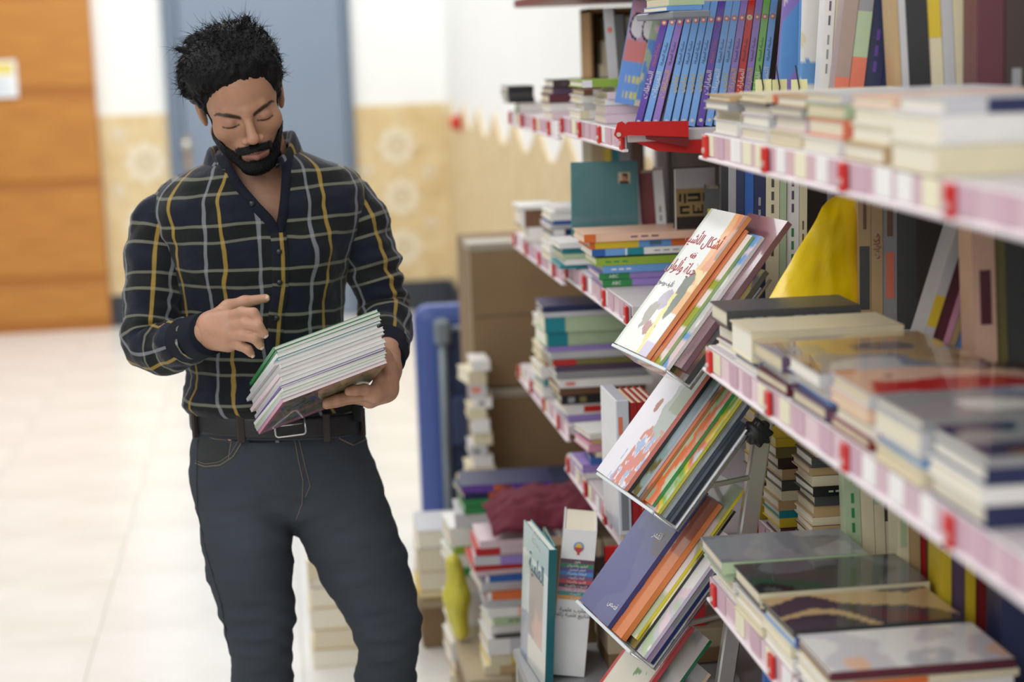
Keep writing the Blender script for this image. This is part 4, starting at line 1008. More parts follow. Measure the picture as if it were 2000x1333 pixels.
# ================================================================ NEAR RACK: LYING STACKS
def S(*a): return list(a)
g = 'books lying on the near upper shelf'
def LN(a, b_): return ('lines', a, b_)
def near_stack(k, shelf, z, Y, items, Wd=.15):
    words = ['far end stack', 'second stack from far end', 'third stack from far end', 'fourth stack from far end', 'fifth stack from far end', 'sixth stack from far end', 'seventh stack from far end', 'eighth stack from far end', 'ninth stack from far end']
    stack(f'{words[k]}, near {shelf}', z, Y, items, f'books lying on the near {shelf}', Wd=Wd)
near_stack(0, 'top shelf', ZA, 2.62, S(('white', .665, .21, .022, [LN(.3, 'grey')]), ('cream', .672, .20, .014), ('grey', .652, .215, .013, [('band', .18, .42, 'coral')]), ('tan', .655, .19, .009)))
near_stack(1, 'top shelf', ZA, 2.45, S(('white', .662, .20, .018, [('band', .1, .25, 'pale pink')]), ('pale grey', .668, .20, .016), ('white', .672, .215, .012), ('dark grey', .665, .20, .006), ('cream', .66, .22, .012, [('band', .05, .22, 'coral')])))
near_stack(2, 'top shelf', ZA, 2.28, S(('cream', .660, .22, .020, [('band', .3, .5, 'yellow')]), ('pale pink', .668, .20, .018, [('band', .05, .2, 'red')]), ('grey', .662, .22, .012), ('tan', .668, .21, .014)))
near_stack(3, 'top shelf', ZA, 2.11, S(('white', .658, .22, .020, [('band', .12, .3, 'dusky purple')]), ('coral', .662, .21, .022, [('band', .3, .99, 'white')]), ('pale green', .666, .22, .018), ('pale grey', .662, .22, .013)))
near_stack(4, 'top shelf', ZA, 1.94, S(('tan', .655, .22, .020, [('band', .4, .6, 'brown')]), ('cream', .662, .22, .020, [('band', .1, .3, 'dark grey')]), ('white', .666, .22, .020, [('band', .1, .45, 'yellow')]), ('peach', .668, .21, .012)))
near_stack(5, 'top shelf', ZA, 1.77, S(('cream', .650, .24, .030), ('white', .655, .23, .030), ('pale grey', .660, .22, .015, [('band', .2, .5, 'navy')])))
if 0: near_stack(6, 'top shelf', ZA, 1.60, S(('peach', .655, .24, .022, [('band', .05, .2, 'orange')]), ('cream', .660, .24, .030), ('cream', .662, .23, .026), ('tan', .660, .23, .012)))
if 0: near_stack(7, 'top shelf', ZA, 1.42, S(('pale pink', .655, .24, .025), ('white', .660, .24, .022), ('pale grey', .655, .24, .024), ('cream', .660, .23, .014)))
near_stack(0, 'middle shelf', ZB, 2.655, S(('white', .668, .20, .012, [('band', .05, .2, 'navy')]), ('maroon', .672, .18, .022, [('band', .12, .20, 'cream', .3, .7), ('band', .45, 1, 'grey')]), ('grey', .682, .19, .008, [('band', .02, .2, 'green')]), ('dark grey', .655, .205, .026, [LN(.12, 'grey'), LN(.5, 'grey')])), Wd=.12)
near_stack(1, 'middle shelf', ZB, 2.50, S(('white', .658, .20, .008, [('band', .1, .2, 'black')]), ('blue', .664, .19, .008), ('cream', .652, .222, .044, [('text', arabic('بيتهوفن'), .020, 'dark red', .47), ('band', .12, .15, 'tan', .4, .6), LN(.66, 'tan')])), Wd=.13)
near_stack(2, 'middle shelf', ZB, 2.335, S(('maroon', .655, .20, .016, [('band', .12, .3, 'pale pink')]), ('pale grey', .660, .23, .014, [('band', .5, .8, 'light blue')]), ('grey', .650, .238, .022, [('band', .0, .4, 'dusky purple'), ('band', .55, .99, 'dark grey'), ('band', .6, .7, 'olive', .3, .8)])))
near_stack(3, 'middle shelf', ZB, 2.165, S(('dusky purple', .655, .22, .018), ('light blue', .664, .21, .010, [('band', .2, .6, 'white')]), ('pale grey', .658, .22, .012), ('pale grey', .650, .225, .018, [('band', .1, .5, 'dusky purple'), ('band', .6, 1, 'brown')])))
near_stack(4, 'middle shelf', ZB, 1.99, S(('dark red', .655, .20, .014), ('white', .660, .22, .020, [('band', .02, .1, 'red')]), ('peach', .652, .23, .014), ('pale grey', .655, .235, .018, [('band', .4, .98, 'dark red')])))
near_stack(5, 'middle shelf', ZB, 1.815, S(('cream', .652, .21, .020), ('light blue', .655, .23, .012), ('pale grey', .650, .24, .028, [('band', .2, .6, 'white')]), ('grey', .652, .23, .012)))
near_stack(6, 'middle shelf', ZB, 1.64, S(('navy', .655, .23, .024), ('white', .650, .22, .018, [('band', .3, .6, 'coral')]), ('navy', .655, .235, .018, [('band', .5, .8, 'brown')]), ('grey', .655, .23, .010)))
if 0: near_stack(7, 'middle shelf', ZB, 1.465, S(('white', .648, .24, .036), ('red', .640, .24, .008), ('pale grey', .650, .24, .034)))
near_stack(0, 'lower shelf', ZC, 2.625, S(('white', .654, .21, .016, [('band', .14, .26, 'red')]), ('white', .650, .22, .018, [('band', .5, .7, 'pale grey')]), ('pale green', .640, .225, .014), ('grey', .632, .225, .018, [('band', .0, 1, 'pale green'), LN(.4, 'grey')])))
near_stack(1, 'lower shelf', ZC, 2.46, S(('cream', .650, .23, .014), ('white', .652, .24, .018, [('band', .1, .5, 'black', .2, .5)]), ('dusky purple', .655, .24, .010, [('band', .3, .5, 'red')]), ('dark grey', .648, .25, .022, [('band', 0, 1, 'cream')])))
near_stack(2, 'lower shelf', ZC, 2.30, S(('white', .650, .23, .022), ('cream', .648, .22, .016, [('band', .1, .3, 'tan')]), ('light blue', .652, .235, .014, [('band', 0, 1, 'blue')]), ('dark grey', .650, .24, .008)))
near_stack(3, 'lower shelf', ZC, 2.13, S(('dusky purple', .652, .22, .018, [('band', .1, .4, 'yellow')]), ('white', .648, .24, .020), ('cream', .655, .24, .010, [('band', .1, .5, 'orange')]), ('maroon', .650, .24, .012)))
if 0: near_stack(4, 'lower shelf', ZC, 1.96, S(('cream', .645, .24, .030, [('band', .1, .35, 'navy')]), ('tan', .650, .25, .014), ('white', .648, .25, .028, [('text', arabic('رسوم'), .014, 'coral', .55)])))
if 0: near_stack(5, 'lower shelf', ZC, 1.79, S(('brown', .650, .24, .020), ('pale grey', .648, .24, .024), ('dark grey', .655, .2, .014)))

# ================================================================ NEAR RACK: STANDING ROWS AT THE BACK
def Xa(px, Y): return float(P(px, 600, Y)[0])
row('the leaning row behind upper shelf stacks', ZA, 2.96, Xa(1600, 2.96), S(('white', .016, .26, .15, [('lines', .3, 'grey'), ('lines', .6, 'dusky purple')]), ('cream', .020, .25, .15, [('band', 0, .25, 'light blue'), LN(.5, 'dark grey')])), 'standing books on the near top shelf', lean=4)
row('the brown and navy group, near top shelf', ZA, 2.80, Xa(1622, 2.80), S(((168, 146, 138), .022, .25, .12, [('band', 0, .3, 'coral')]), ('grey', .022, .25, .12, [('band', .02, .42, 'coral'), ('band', .42, .7, 'pale green')]), ('navy', .026, .27, .12, [LN(.3, 'purple')]), ('navy', .024, .27, .12, [LN(.4, 'purple')])), 'standing books on the near top shelf', lean=7)
row('the wedge-like group, near top shelf', ZA, 2.60, Xa(1752, 2.60), S(('tan', .010, .25, .12), ('pale grey', .010, .26, .12), ('black', .030, .27, .12), ('cream', .018, .24, .12, [('band', .55, 1, 'yellow')]), ('pale grey', .016, .26, .12), ('cream', .018, .26, .12)), 'standing books on the near top shelf', lean=-3)
row('the dark maroon set, near top shelf', ZA, 2.36, Xa(1905, 2.36), S(('maroon', .035, .30, .13), ('dark brown', .030, .30, .13, [('band', .1, .3, 'grey', .3, .7)])), 'standing books on the near top shelf')
# middle shelf, back: tan pictorial books, grey file, leaning thin series
row('the pictorial row right of yellow bag', ZB, 2.84, Xa(1676, 2.84), S(('tan', .020, .27, .13, [('band', .12, .5, 'dark grey', .1, .9), ('band', .6, .9, 'brown', .35, .6)]), ('tan', .018, .27, .13, [('text', arabic('حكايات'), .014, 'dark red', .5)]), ('grey', .022, .25, .13, [('band', .2, .5, 'coral', .2, .8), ('band', .6, .9, 'brown', .3, .7)]), ('dark grey', .030, .265, .13)), 'standing books on the near middle shelf')
row('the leaning thin series, near middle shelf', ZB, 2.56, Xa(1788, 2.56), S(('pale grey', .014, .235, .13, [('band', .2, .4, 'yellow')]), ('maroon', .015, .235, .13), ('pink', .009, .235, .13), ('tan', .009, .235, .13), ('light blue', .009, .235, .13)), 'leaning thin books on the near middle shelf', lean=17)
row('the right-hand group, near middle shelf', ZB, 2.38, Xa(1905, 2.38), S(('peach', .030, .25, .13, [('band', .3, .6, 'maroon', .2, .7)]), ('olive', .014, .25, .13), ('dark grey', .026, .26, .13, [('band', .75, .85, 'green')])), 'standing books on the near middle shelf', lean=-2)
# lower shelf, back
row('the pale green row, near lower shelf', ZC, 2.78, Xa(1652, 2.78), S(('pale green', .024, .27, .13, [LN(.2, 'green'), ('band', .5, .95, 'lime green', .2, .6)]), ('cream', .020, .27, .13), ('pale green', .016, .25, .13, [('band', .0, .4, 'cream')]), ('dark grey', .016, .24, .13, [('band', .0, .3, 'cream')])), 'standing books on the near lower shelf', lean=-2)
row('the cream row, near lower shelf', ZC, 2.60, Xa(1752, 2.60), S(('cream', .018, .26, .13, [('band', .3, .9, 'pale green', .2, .7)]), ('tan', .016, .25, .13), ('red', .008, .25, .13), ('olive', .022, .25, .13)), 'standing books on the near lower shelf', lean=-1)
row('the yellow and red group, near lower shelf', ZC, 2.42, Xa(1836, 2.42), S(('yellow', .016, .25, .13, [('band', .5, .9, 'dusky purple')]), ('dusky purple', .018, .25, .13), ('yellow', .014, .25, .13, [('band', .5, 1, 'orange')]), ('dark red', .022, .25, .13)), 'standing books on the near lower shelf')
row('right end of near lower shelf', ZC, 2.20, Xa(1962, 2.20), S(('navy', .06, .27, .13),), 'standing books on the near lower shelf')
# bottom shelf, back, glimpsed under the lower shelf
row('bottom shelf of near rack', .50, 2.64, .70, S(('blue', .03, .285, .12),), 'books on the bottom shelf of the near rack')

# ================================================================ RECESSED BAY BEHIND THE STAND
def XZ(px, py, Y): v = P(px, py, Y); return float(v[0]), float(v[2])
# glossy wrapped books at the far left of the near top shelf, on the recessed bay
def face_book(label, quad, Y, T, colr, art, group=None, dY=.0, lean=0, W_=None, H_=None, deco=(), name='book'):
    """a book standing with its front towards the camera; quad = (bottom-left px, bottom-left py, width m, height m)"""
    px, py, Wd, H = quad; o = P(px, py, Y); th = math.radians(lean)
    up = Vector((math.sin(th), .0+dY, math.cos(th))).normalized(); right = Vector((math.cos(th), 0, -math.sin(th))); nrm = right.cross(up)  # towards -Y
    # local x = up, y = -right (spine on the right), z = x cross y = -(up x right) = right x up
    M = frame(Vector(o)+right*Wd, up, -right, up.cross(-right))
    return book(label, M, H, Wd, T, colr, group, art=art, deco=deco, name=name)
face_book('glossy pink and blue picture book upright beside the blue-spined series', (1508, 222, .055, .235), 3.22, .012, 'violet', (blot(3, ['pink', 'light blue', 'violet', 'pale pink', 'dusky purple'], 5), (40, 14)), lean=6)
face_book('pale blue picture book in clear wrap, right of the pink one', (1556, 226, .040, .25), 3.16, .014, 'light blue', (blot(5, ['pale grey', 'light blue', 'white', 'cream'], 5), (40, 12)), lean=2)
# price tags on stems standing by the wrapped books
for k, px in enumerate((1490, 1522, 1560)):
    q = P(px, 182, 2.93); t = tag(empty('price_tag', q), ['leftmost', 'middle', 'rightmost'][k]+' of three yellow paper slips below the wrapped picture books', 'tag', 'paper slips on the near top shelf')
    MB().box((-.012, 0, .0), (.014, .0008, .022), M=Matrix.Rotation(rg.uniform(-.3, .3), 4, 'Z')).build('paper', cm((236, 236, 176), .6), t)
    MB().tube([(-.003, -.002, -.03), (.0, -.003, .01), (-.006, -.004, .045)], .0012, 6).build('wire_stem', mat('dark_wire', (60, 60, 64), rough=.4, metal=.6), t)
    MB().tube([(0, 0, ZA-q[2]), (0, 0, ZA-q[2]+.004)], .012, 12).build('stem_foot', cm((90, 90, 94)), t)
# blue / purple series, spines to the camera
g = 'blue and purple series on the far top shelf'
cols = ['purple', 'light blue', 'violet', 'light blue', 'light blue', 'light blue', 'light blue', 'purple', 'light blue', 'light blue', 'violet', 'red', 'violet', 'lime green', 'light blue']
words = ['النشاطات', 'التمرينات', 'النشاطات', 'تمارين', 'تمارين', 'تمارين', 'تمارين', 'المهارات', 'التمرينات', 'تمارين', 'المفردات', 'المهارات', 'المفردات', 'القراءة', 'التمرينات']
XS = Xa(1258, 3.44)-.010; X = XS; ZS = 1.531
rgbx = {'purple': (96, 66, 172), 'light blue': (118, 170, 234), 'violet': (150, 122, 200), 'red': (206, 34, 34), 'lime green': (122, 190, 90)}
for i, c in enumerate(cols):
    T = .0126; th = math.radians(16-.55*i-(1.0 if i > 2 else 0)); H = .243
    ya = math.radians(14); rv = Vector((math.cos(ya), -math.sin(ya), 0)); dv = Vector((math.sin(ya), math.cos(ya), 0)); u = rv*math.sin(th)+Vector((0, 0, math.cos(th))); zd = Vector((0, 0, math.sin(th)))-rv*math.cos(th); X += (T+.0010)/math.cos(th)+(H*math.cos(thp)*max(0, math.tan(thp)-math.tan(th)) if i else 0); thp = th
    lab = f'thin {c} book, {"leftmost" if i == 0 else "rightmost" if i == 14 else ORD[i]+" from left"} of the leaning series with round stickers'
    tc_ = 'yellow' if c in ('light blue', 'violet') else 'white'
    if words[i].startswith('التم'): tc_ = 'white'
    book(lab, frame(Vector((XS, 3.46, ZS))+rv*(X-XS), u, dv, zd), H, .17, T, rgbx[c], g, cover=.0016, rough=.25,
         deco=[('dot', .83, .0050, 'white' if c == 'red' else 'coral', 'yellow' if c == 'red' else 'white'), ('text', arabic(words[i]), .0135, tc_, .34), ('text', arabic('سلسلة المعرفة'), .0075, 'coral' if c == 'purple' else 'navy', .58), ('dot', .045, .0036, 'pale grey')])
# standing books seen between the shelves, middle level, recessed bay
row('the navy to cream row behind the yellow bag', ZB, 3.255, Xa(1408, 3.255), S(('black', .012, .25, .11), ('grey', .014, .25, .11), ('navy', .014, .26, .11), ('blue', .016, .26, .11, [LN(.3, 'white')]), ('navy', .021, .25, .11, [LN(.5, 'grey')]), ('cream', .024, .26, .11, [LN(.3, 'dark grey'), LN(.6, 'dark grey')]), ('pale green', .012, .25, .11), ('white', .022, .26, .10, [LN(.25, 'green'), LN(.6, 'dusky purple')]), ('cream', .014, .26, .10, [LN(.3, 'brown')])), 'standing books behind the tilted display', lean=1)

# cabinet-like pile of small paperbacks on the recessed lower shelf
zz = .80
def pile(phrase, z, Y, X0, seq, group, L=.17, Wd=.11): return stack(phrase, z, Y, [(c, X0+rg.uniform(-.006, .006), L, t, [LN(.2, 'pale green')] if c == 'black' else None) for c, t in seq], group, Wd=Wd)
pile('right dark stack behind the stand', .80, 2.96, .875, [('black', .018), ('cream', .014), ('black', .018), ('tan', .016), ('cream', .014), ('tan', .020), ('dark grey', .018), ('black', .016), ('cream', .018), ('tan', .014), ('dark grey', .018), ('tan', .018), ('cream', .016), ('dark brown', .016)], 'dark paperbacks stacked behind the stand', L=.135)
pile('left stack behind the stand', .80, 3.14, .865, [('maroon', .018), ('yellow', .018), ('teal', .014), ('tan', .018), ('cream', .018), ('dark grey', .018), ('tan', .020), ('dark brown', .02), ('olive', .02), ('yellow', .016)], 'dark paperbacks stacked behind the stand', L=.16)
pile('yellow stack beside the silver post', .80, 3.27, .865, [('yellow', .024), ('yellow', .020), ('dark red', .026), ('yellow', .018), ('brown', .024), ('yellow', .022), ('olive', .02), ('dark brown', .02), ('yellow', .022)], 'yellow books stacked behind the stand', L=.14, Wd=.10)
if 0: pile('low stack under the recessed lower shelf', .42, 3.0, .86, [('dark grey', .03), ('green', .02), ('maroon', .03), ('navy', .03), ('cream', .02)], 'books on the recessed bottom shelf', L=.17)

# yellow plastic bag on the middle shelf
yb = tag(empty('plastic_bag', (.85, 2.90, ZB)), 'glossy yellow plastic carrier bag leaning against tan books on the shelf', 'bag')
left_ = [(1476, 606), (1500, 590), (1535, 535), (1570, 480), (1600, 430), (1618, 400), (1636, 382)]; nr = 22; nc = 18; V = []; 
for side in (0, 1):
    for i in range(nr):
        t = i/(nr-1); y = 612-(612-384)*t; l_ = np.interp(-y, [-612, -590, -535, -480, -430, -400, -384], [1472, 1496, 1532, 1567, 1598, 1616, 1640]); r_ = 1672+4*math.sin(t*3)
        for k in range(nc):
            s = k/(nc-1); q = P(l_+(r_-l_)*s, y, 2.86); b_ = .020*math.sin(math.pi*min(max(s, 0), 1))**.6*(1-.55*t)*math.sin(math.pi*min(1, t*1.0+.12))**.5
            q = q+np.array([0, (-b_ if side == 0 else b_*1.0)+.012*t, 0]); V.append(q)
V = np.array(V); n1_ = snoise(V*np.array([1, .3, 1]), 9, 90); V[:, 1] += .006*n1_+.004*np.abs(snoise(V*np.array([1.5, .3, .7]), 15, 91)); V[:, 0] += .0025*snoise(V, 14, 92)
V[:, 2] = np.maximum(V[:, 2], ZB+.002); Fs = []
for side in (0, 1):
    o = side*nr*nc
    for i in range(nr-1):
        for k in range(nc-1):
            f = (o+i*nc+k, o+i*nc+k+1, o+(i+1)*nc+k+1, o+(i+1)*nc+k); Fs.append(f if side == 0 else f[::-1])
yel = mat('yellow_polythene', (252, 216, 12), rough=.22, var=.03, spec=.6, coat=.3)
yel.node_tree.nodes['Principled BSDF'].inputs['Subsurface Weight'].default_value = .0
mesh('bag_film', V-np.array([.85, 2.90, ZB]), Fs, yel, yb, True)

# magazines on a small shelf above the blue series
pz = 1.742
up = tag(empty('small_shelf', (.86, 3.2, pz)), 'grey shelf board above the blue-spined series, holding pale magazines', 'shelf')
MB().cbox((-.200, -.18, -.012), (-.135, .12, 0), .002).build('board', mat('grey_board', (120, 126, 134), rough=.5), up); MB().cbox((-.150, .06, .022), (.19, .17, .034), .002).build('board', mat('grey_board', (120, 126, 134), rough=.5), up); MB().cbox((-.15, .054, .018), (.19, .06, .037), .001).build('board_edge', mat('pale_edge', (176, 176, 176), rough=.4), up); MB().cbox((-.145, .065, -.008), (-.136, .12, .022), .001).build('riser', mat('grey_board', (120, 126, 134), rough=.5), up)
zt_ = pz+.001
for i, (c, x0, t) in enumerate((('light blue', .658, .008), ('pale green', .662, .014))):
    book(f'{c} magazine, {pos_word(i, 3-1)} of the pile on the grey upper shelf', Matrix.Translation((x0, 3.05, zt_)) @ Matrix.Rotation(math.radians(rg.uniform(-2, 2)), 4, 'Z'), .060, .17, t, c, 'magazines above the blue series', cover=.001, inset=.001, name='magazine', cat='magazine'); zt_ += t+.0004

# ================================================================ FAR BAYS
# top level
stack('white pile left of the blue series', 1.5305, 3.70, S(('pale pink', .668, .19, .018), ('pale pink', .670, .19, .018), ('white', .668, .19, .012), ('pale pink', .672, .18, .014, [LN(.2, 'white')]), ('white', .690, .17, .010, [('band', 0, .2, 'grey')]), ('lime green', .622, .20, .014, [('band', .0, .10, 'white'), LN(.4, 'white')])), 'books lying on the far top shelf', Wd=.16)
stack('pile with brown book, far top shelf', 1.5305, 3.94, S(('white', .655, .20, .020, [LN(.3, 'dark grey'), ('band', 0, .1, 'cream')]), ('pale grey', .665, .19, .014), ('white', .660, .18, .016, [('band', .3, .6, 'pale pink')]), ('brown', .664, .20, .012, [('band', .1, 1, 'pale grey')])), 'books lying on the far top shelf', Wd=.16)
stack('far pile with dark maroon books', 1.5155, 4.35, S(('pale pink', .655, .20, .018), ('white', .652, .19, .020), ('maroon', .650, .20, .020, [('band', .3, 1, 'white')]), ('dusky purple', .660, .2, .015), ('dark brown', .660, .20, .018, [LN(.1, 'dusky purple')])), 'books lying on the far top shelf', Wd=.16)
stack('black pile at the far shelf corner', 1.5155, 4.90, S(('white', .655, .10, .024), ('black', .624, .07, .014), ('dark grey', .622, .07, .014), ('black', .622, .07, .016)), 'books lying on the far top shelf', Wd=.14)
gx = 'standing things on the far top shelf'
bxx = tag(empty('cardboard_sleeve', (.80, 4.62, 1.516)), 'tan open cardboard sleeve filled with small cream books, far top shelf', 'box')
CARD2 = mat('tan_card', (168, 132, 86), rough=.8)
w_, h_, d_ = .115, .262, .15; mb = MB().box((0, 0, 0), (.005, d_, h_)).box((0, 0, h_-.01), (w_+.04, d_, h_)).box((0, d_-.004, 0), (w_+.04, d_, h_)).box((0, 0, 0), (w_, d_, .004)); mb.build('sleeve', CARD2, bxx)
for k in range(3):
    H = .05+.02*(2-k); stack(f'little cream pile in the tan sleeve'.replace('cream pile', ['cream pile'][0])+['', ' (middle)', ' (upper)'][k]*0, 1.5205+k*.0, 4.63, [('cream', .815+.008*j, .075, .058) for j in range(4)], 'cream books in the tan sleeve', Wd=.12) if k == 0 else None
row('the white leaning pair beside the tan sleeve', 1.531, 4.02, Xa(1203, 4.02), S(('pale grey', .022, .235, .13, [('dot', .8, .006, 'coral')]), ('dark grey', .020, .22, .13)), gx, lean=-3)
def cc_art(u, v, L, Wd):                                # pink top, orange band, blue foot, two eye-like arcs, yellow marks
    c = np.tile(np.array(srgb(206, 160, 176)), (len(u), 1)); x = 1-v
    c[(u < .62) & (u > .42)] = srgb(222, 138, 124); c[u < .42] = srgb(116, 166, 226)
    for cx in (.3, .75):
        r = np.hypot((x-cx)*.8, (u-.76)*1.6); c[(r < .20)] = srgb(232, 230, 226); c[(r > .17) & (r < .215) & (x < cx+.05)] = srgb(40, 42, 50)
    for z0 in (.24, .09): m = (abs(u-z0) < .035) & (abs(x-.5) < .3) & (np.sin(x*40) > -.4); c[m] = srgb(226, 216, 120)
    return c
face_book('pink and blue comic cover with white arcs, left of the blue series', (1200, 200, .055, .205), 3.66, .008, 'light blue', (cc_art, (60, 28)), lean=12)
face_book('pale speckled picture cover leaning just left of the purple book', (1238, 206, .050, .19), 3.645, .006, 'pale green', (blot(9, ['pale grey', 'pale pink', 'pale green', 'light blue', 'cream'], 7), (40, 14)), lean=14)
# middle level
def mini_photo(u, v, L, Wd):
    c = np.tile(np.array(srgb(84, 128, 132)), (len(u), 1)); x = 1-v
    sh = np.clip((x-.25)*1.2-(1-u)*.25, 0, 1)[:, None]*.0; c = c*(1-sh)
    m = (np.abs(x-.80) < .095) & (np.abs(u-.775) < .075); c[m] = srgb(190, 176, 150)
    m = (np.abs(x-.80) < .04) & (u > .76) & (u < .835); c[m] = srgb(40, 32, 30)
    m = (np.abs(x-.80) < .03) & (u > .745) & (u < .80); c[m] = srgb(180, 128, 104)
    m = (np.abs(x-.80) < .07) & (u > .70) & (u < .735); c[m] = srgb(70, 30, 34)
    r = (np.abs((u*60) % 2-1) < .25) & (u > .1) & (u < .62) & (x > .3) & (x < .92); c[r] = srgb(78, 120, 124)
    return c
fb = face_book('teal book back cover with small portrait photo, facing out upright', (1116, 462, .142, .158), 3.88, .014, 'teal', (mini_photo, (60, 50)), lean=1)
T_a = [('band', .0, .13, 'blue'), ('band', .13, .32, 'light blue'), ('band', .34, .5, 'teal')]
zt_ = stack('colourful pile before the teal book', 1.2005, 3.68, S(('violet', .648, .145, .0135, [('band', 0, .42, 'green'), ('text', 'ABC', .010, 'white', .2)]), ('violet', .642, .150, .0135, [('band', 0, .42, 'green'), ('text', 'ABC', .010, 'white', .2)]), ('light blue', .650, .17, .015, [LN(.1, 'white')]), ('lime green', .636, .19, .016, [LN(.1, 'green')]), ('navy', .640, .2, .003), ('white', .628, .215, .014, T_a+[LN(.6, 'grey')]), ('orange', .625, .225, .015, [('band', .05, .45, 'yellow'), ('band', .45, .75, 'light blue'), ('band', .55, .66, 'lime green', .2, .8)]), ('peach', .612, .24, .016, [('band', .0, .1, 'orange'), LN(.4, 'dusky purple')])), 'books lying on the far middle shelf', Wd=.15, rotj=1)
stack('teal-edged white pile, far middle shelf', 1.2005, 4.0, S(('teal', .612, .18, .009), ('white', .622, .17, .012), ('pale green', .618, .17, .012), ('teal', .618, .17, .012), ('white', .610, .18, .012)), 'books lying on the far middle shelf', Wd=.15)
stack('white and blue pile, far middle shelf', 1.1785, 4.32, S(('white', .640, .19, .022), ('white', .636, .19, .020, [('band', .2, .5, 'dusky purple')]), ('pale grey', .640, .18, .022, [('band', .18, .45, 'dusky purple')]), ('navy', .646, .18, .013, [('band', .0, .15, 'white')]), ('pale grey', .640, .18, .010), ('blue', .648, .18, .010, [('band', .3, 1, 'grey')]), ('white', .640, .19, .020), ('white', .65, .18, .010)), 'books lying on the far middle shelf', Wd=.16)
stack('brown-edged pile at the furthest shelf end', 1.1785, 4.78, S(('white', .650, .16, .040), ('brown', .630, .10, .045, [('band', 0, .1, 'white')]), ('white', .628, .10, .010)), 'books lying on the far middle shelf', Wd=.15)
row('the red and white group beside the teal book', 1.201, 3.92, Xa(1238, 3.92), S(('pale pink', .026, .20, .14), ('dark red', .030, .21, .14), ('white', .022, .215, .14, [LN(.4, 'grey')])), 'standing books on the far middle shelf', lean=-3)
def kufi(u, v, L, Wd):
    x = 1-v; c = np.tile(np.array(srgb(56, 48, 44)), (len(u), 1)); c[u > .72] = srgb(176, 172, 172); m = (u > .34) & (u < .72); c[m] = srgb(150, 126, 84)
    d = np.array(srgb(30, 26, 24))
    for x0, x1, z0, z1 in ((.08, .13, .54, .66), (.20, .25, .52, .66), (.30, .62, .61, .66), (.57, .62, .54, .66), (.30, .58, .54, .575), (.68, .92, .54, .57), (.68, .72, .54, .66), (.8, .84, .57, .66), (.10, .15, .38, .48), (.10, .34, .38, .41), (.10, .34, .455, .485), (.42, .46, .38, .5), (.42, .66, .38, .41), (.54, .58, .38, .46), (.64, .68, .38, .5), (.76, .92, .38, .41), (.76, .80, .38, .48)):
        c[(x > x0) & (x < x1) & (u > z0) & (u < z1)] = d
    return c
face_book('black and tan book with blocky brown kufic lettering, facing out', (1316, 470, .082, .150), 3.72, .03, 'black', (kufi, (90, 50)))
stack('lone tan book atop the kufic book', 1.3590, 3.73, S(('tan', Xa(1312, 3.73), .045, .022),), 'books lying on the far middle shelf', Wd=.10) if False else None
row('the dark row right of the kufic book', 1.201, 3.56, Xa(1376, 3.56), S(('dark grey', .030, .20, .12, [('band', .7, .8, 'yellow', .2, .8), ('band', .2, .35, 'coral', .2, .8)]), ('grey', .020, .24, .12), ('navy', .012, .24, .12)), 'standing books on the far middle shelf', lean=1)
row('the yellow and green row, furthest bay', 1.179, 4.60, Xa(1145, 4.60), S(('cream', .024, .29, .14), ('tan', .030, .29, .14, [LN(.3, 'brown')]), ('yellow', .018, .29, .14), ('teal', .018, .30, .14), ('grey', .03, .30, .14), ('brown', .03, .29, .14)), 'standing books on the far middle shelf')
# lower level
lowA = S(('violet', .655, .21, .016), ('white', .650, .20, .026, [('band', .22, .5, 'red', .2, .8), ('band', .5, .8, 'yellow')]), ('black', .640, .20, .022, [('band', .08, .16, 'grey', .2, .8), ('band', .22, .30, 'olive', .2, .8)]), ('brown', .636, .21, .018), ('white', .638, .22, .020, [('band', .06, .16, 'coral', .3, .7)]), ('grey', .630, .215, .018), ('dusky purple', .628, .21, .016), ('olive', .622, .22, .013, [('band', .0, .25, 'red')]), ('pale grey', .618, .20, .018), ('violet', .612, .21, .012), ('pale green', .608, .22, .034, [('band', .02, .24, 'teal')]), ('pale green', .606, .22, .036, [('band', .0, .22, 'teal')]), ('pale grey', .604, .20, .012), ('navy', .602, .21, .014))
stack('tall front stack on far lower shelf', .8055, 4.235, lowA, 'books lying on the far lower shelf', Wd=.16, rotj=2)
stack('rear stack at the far lower shelf end', .8055, 4.55, S(('white', .640, .2, .03), ('teal', .645, .2, .02), ('white', .636, .2, .03), ('tan', .648, .19, .016), ('cream', .640, .2, .03), ('white', .650, .2, .04), ('white', .644, .2, .03)), 'books lying on the far lower shelf', Wd=.16, rotj=2)
stack('small mixed stack under the far lower shelf', .7455, 3.90, S(('white', .640, .17, .014, [LN(.2, 'grey')]), ('violet', .632, .17, .018, [('band', .3, 1, 'cream')]), ('blue', .650, .15, .016, [('band', .0, .4, 'blue')]), ('cream', .662, .14, .012), ('pink', .646, .15, .016), ('tan', .655, .14, .010), ('white', .650, .13, .012)), 'books in the stack beneath the far lower shelf', Wd=.13, rotj=6)
# red-spined box set in slipcase
g = 'red volumes in the clear-wrapped set'
bs = tag(empty('slipcase', (Xa(1192, 3.43)+.004, 3.42, .747)), 'pale printed side case wrapped around four red volumes, behind tilted tray', 'box')
MB().cbox((0, 0, 0), (.026, .17, .268), .002).build('case_panel', cm((198, 202, 210), .2), bs); MB().box((.004, -.0006, .20), (.012, 0, .235)).build('orange_mark', cm(PAL['coral']), bs)
MB().box((.006, -.0008, .01), (.020, 0, .14)).build('printed_panel', cm((120, 124, 132)), bs)
X = Xa(1192, 3.43)+.031
for i in range(4):
    T = .0135; X += T; book(f'dark red volume, {["leftmost", "second from left", "third from left", "rightmost"][i]} of the wrapped four-volume set', frame((X, 3.42, .7465), (0, 0, 1), (0, 1, 0), (-1, 0, 0)), .262, .17, T-.0006, (158, 28, 32), g, deco=[LN(.1, 'coral')] if i % 2 else ())
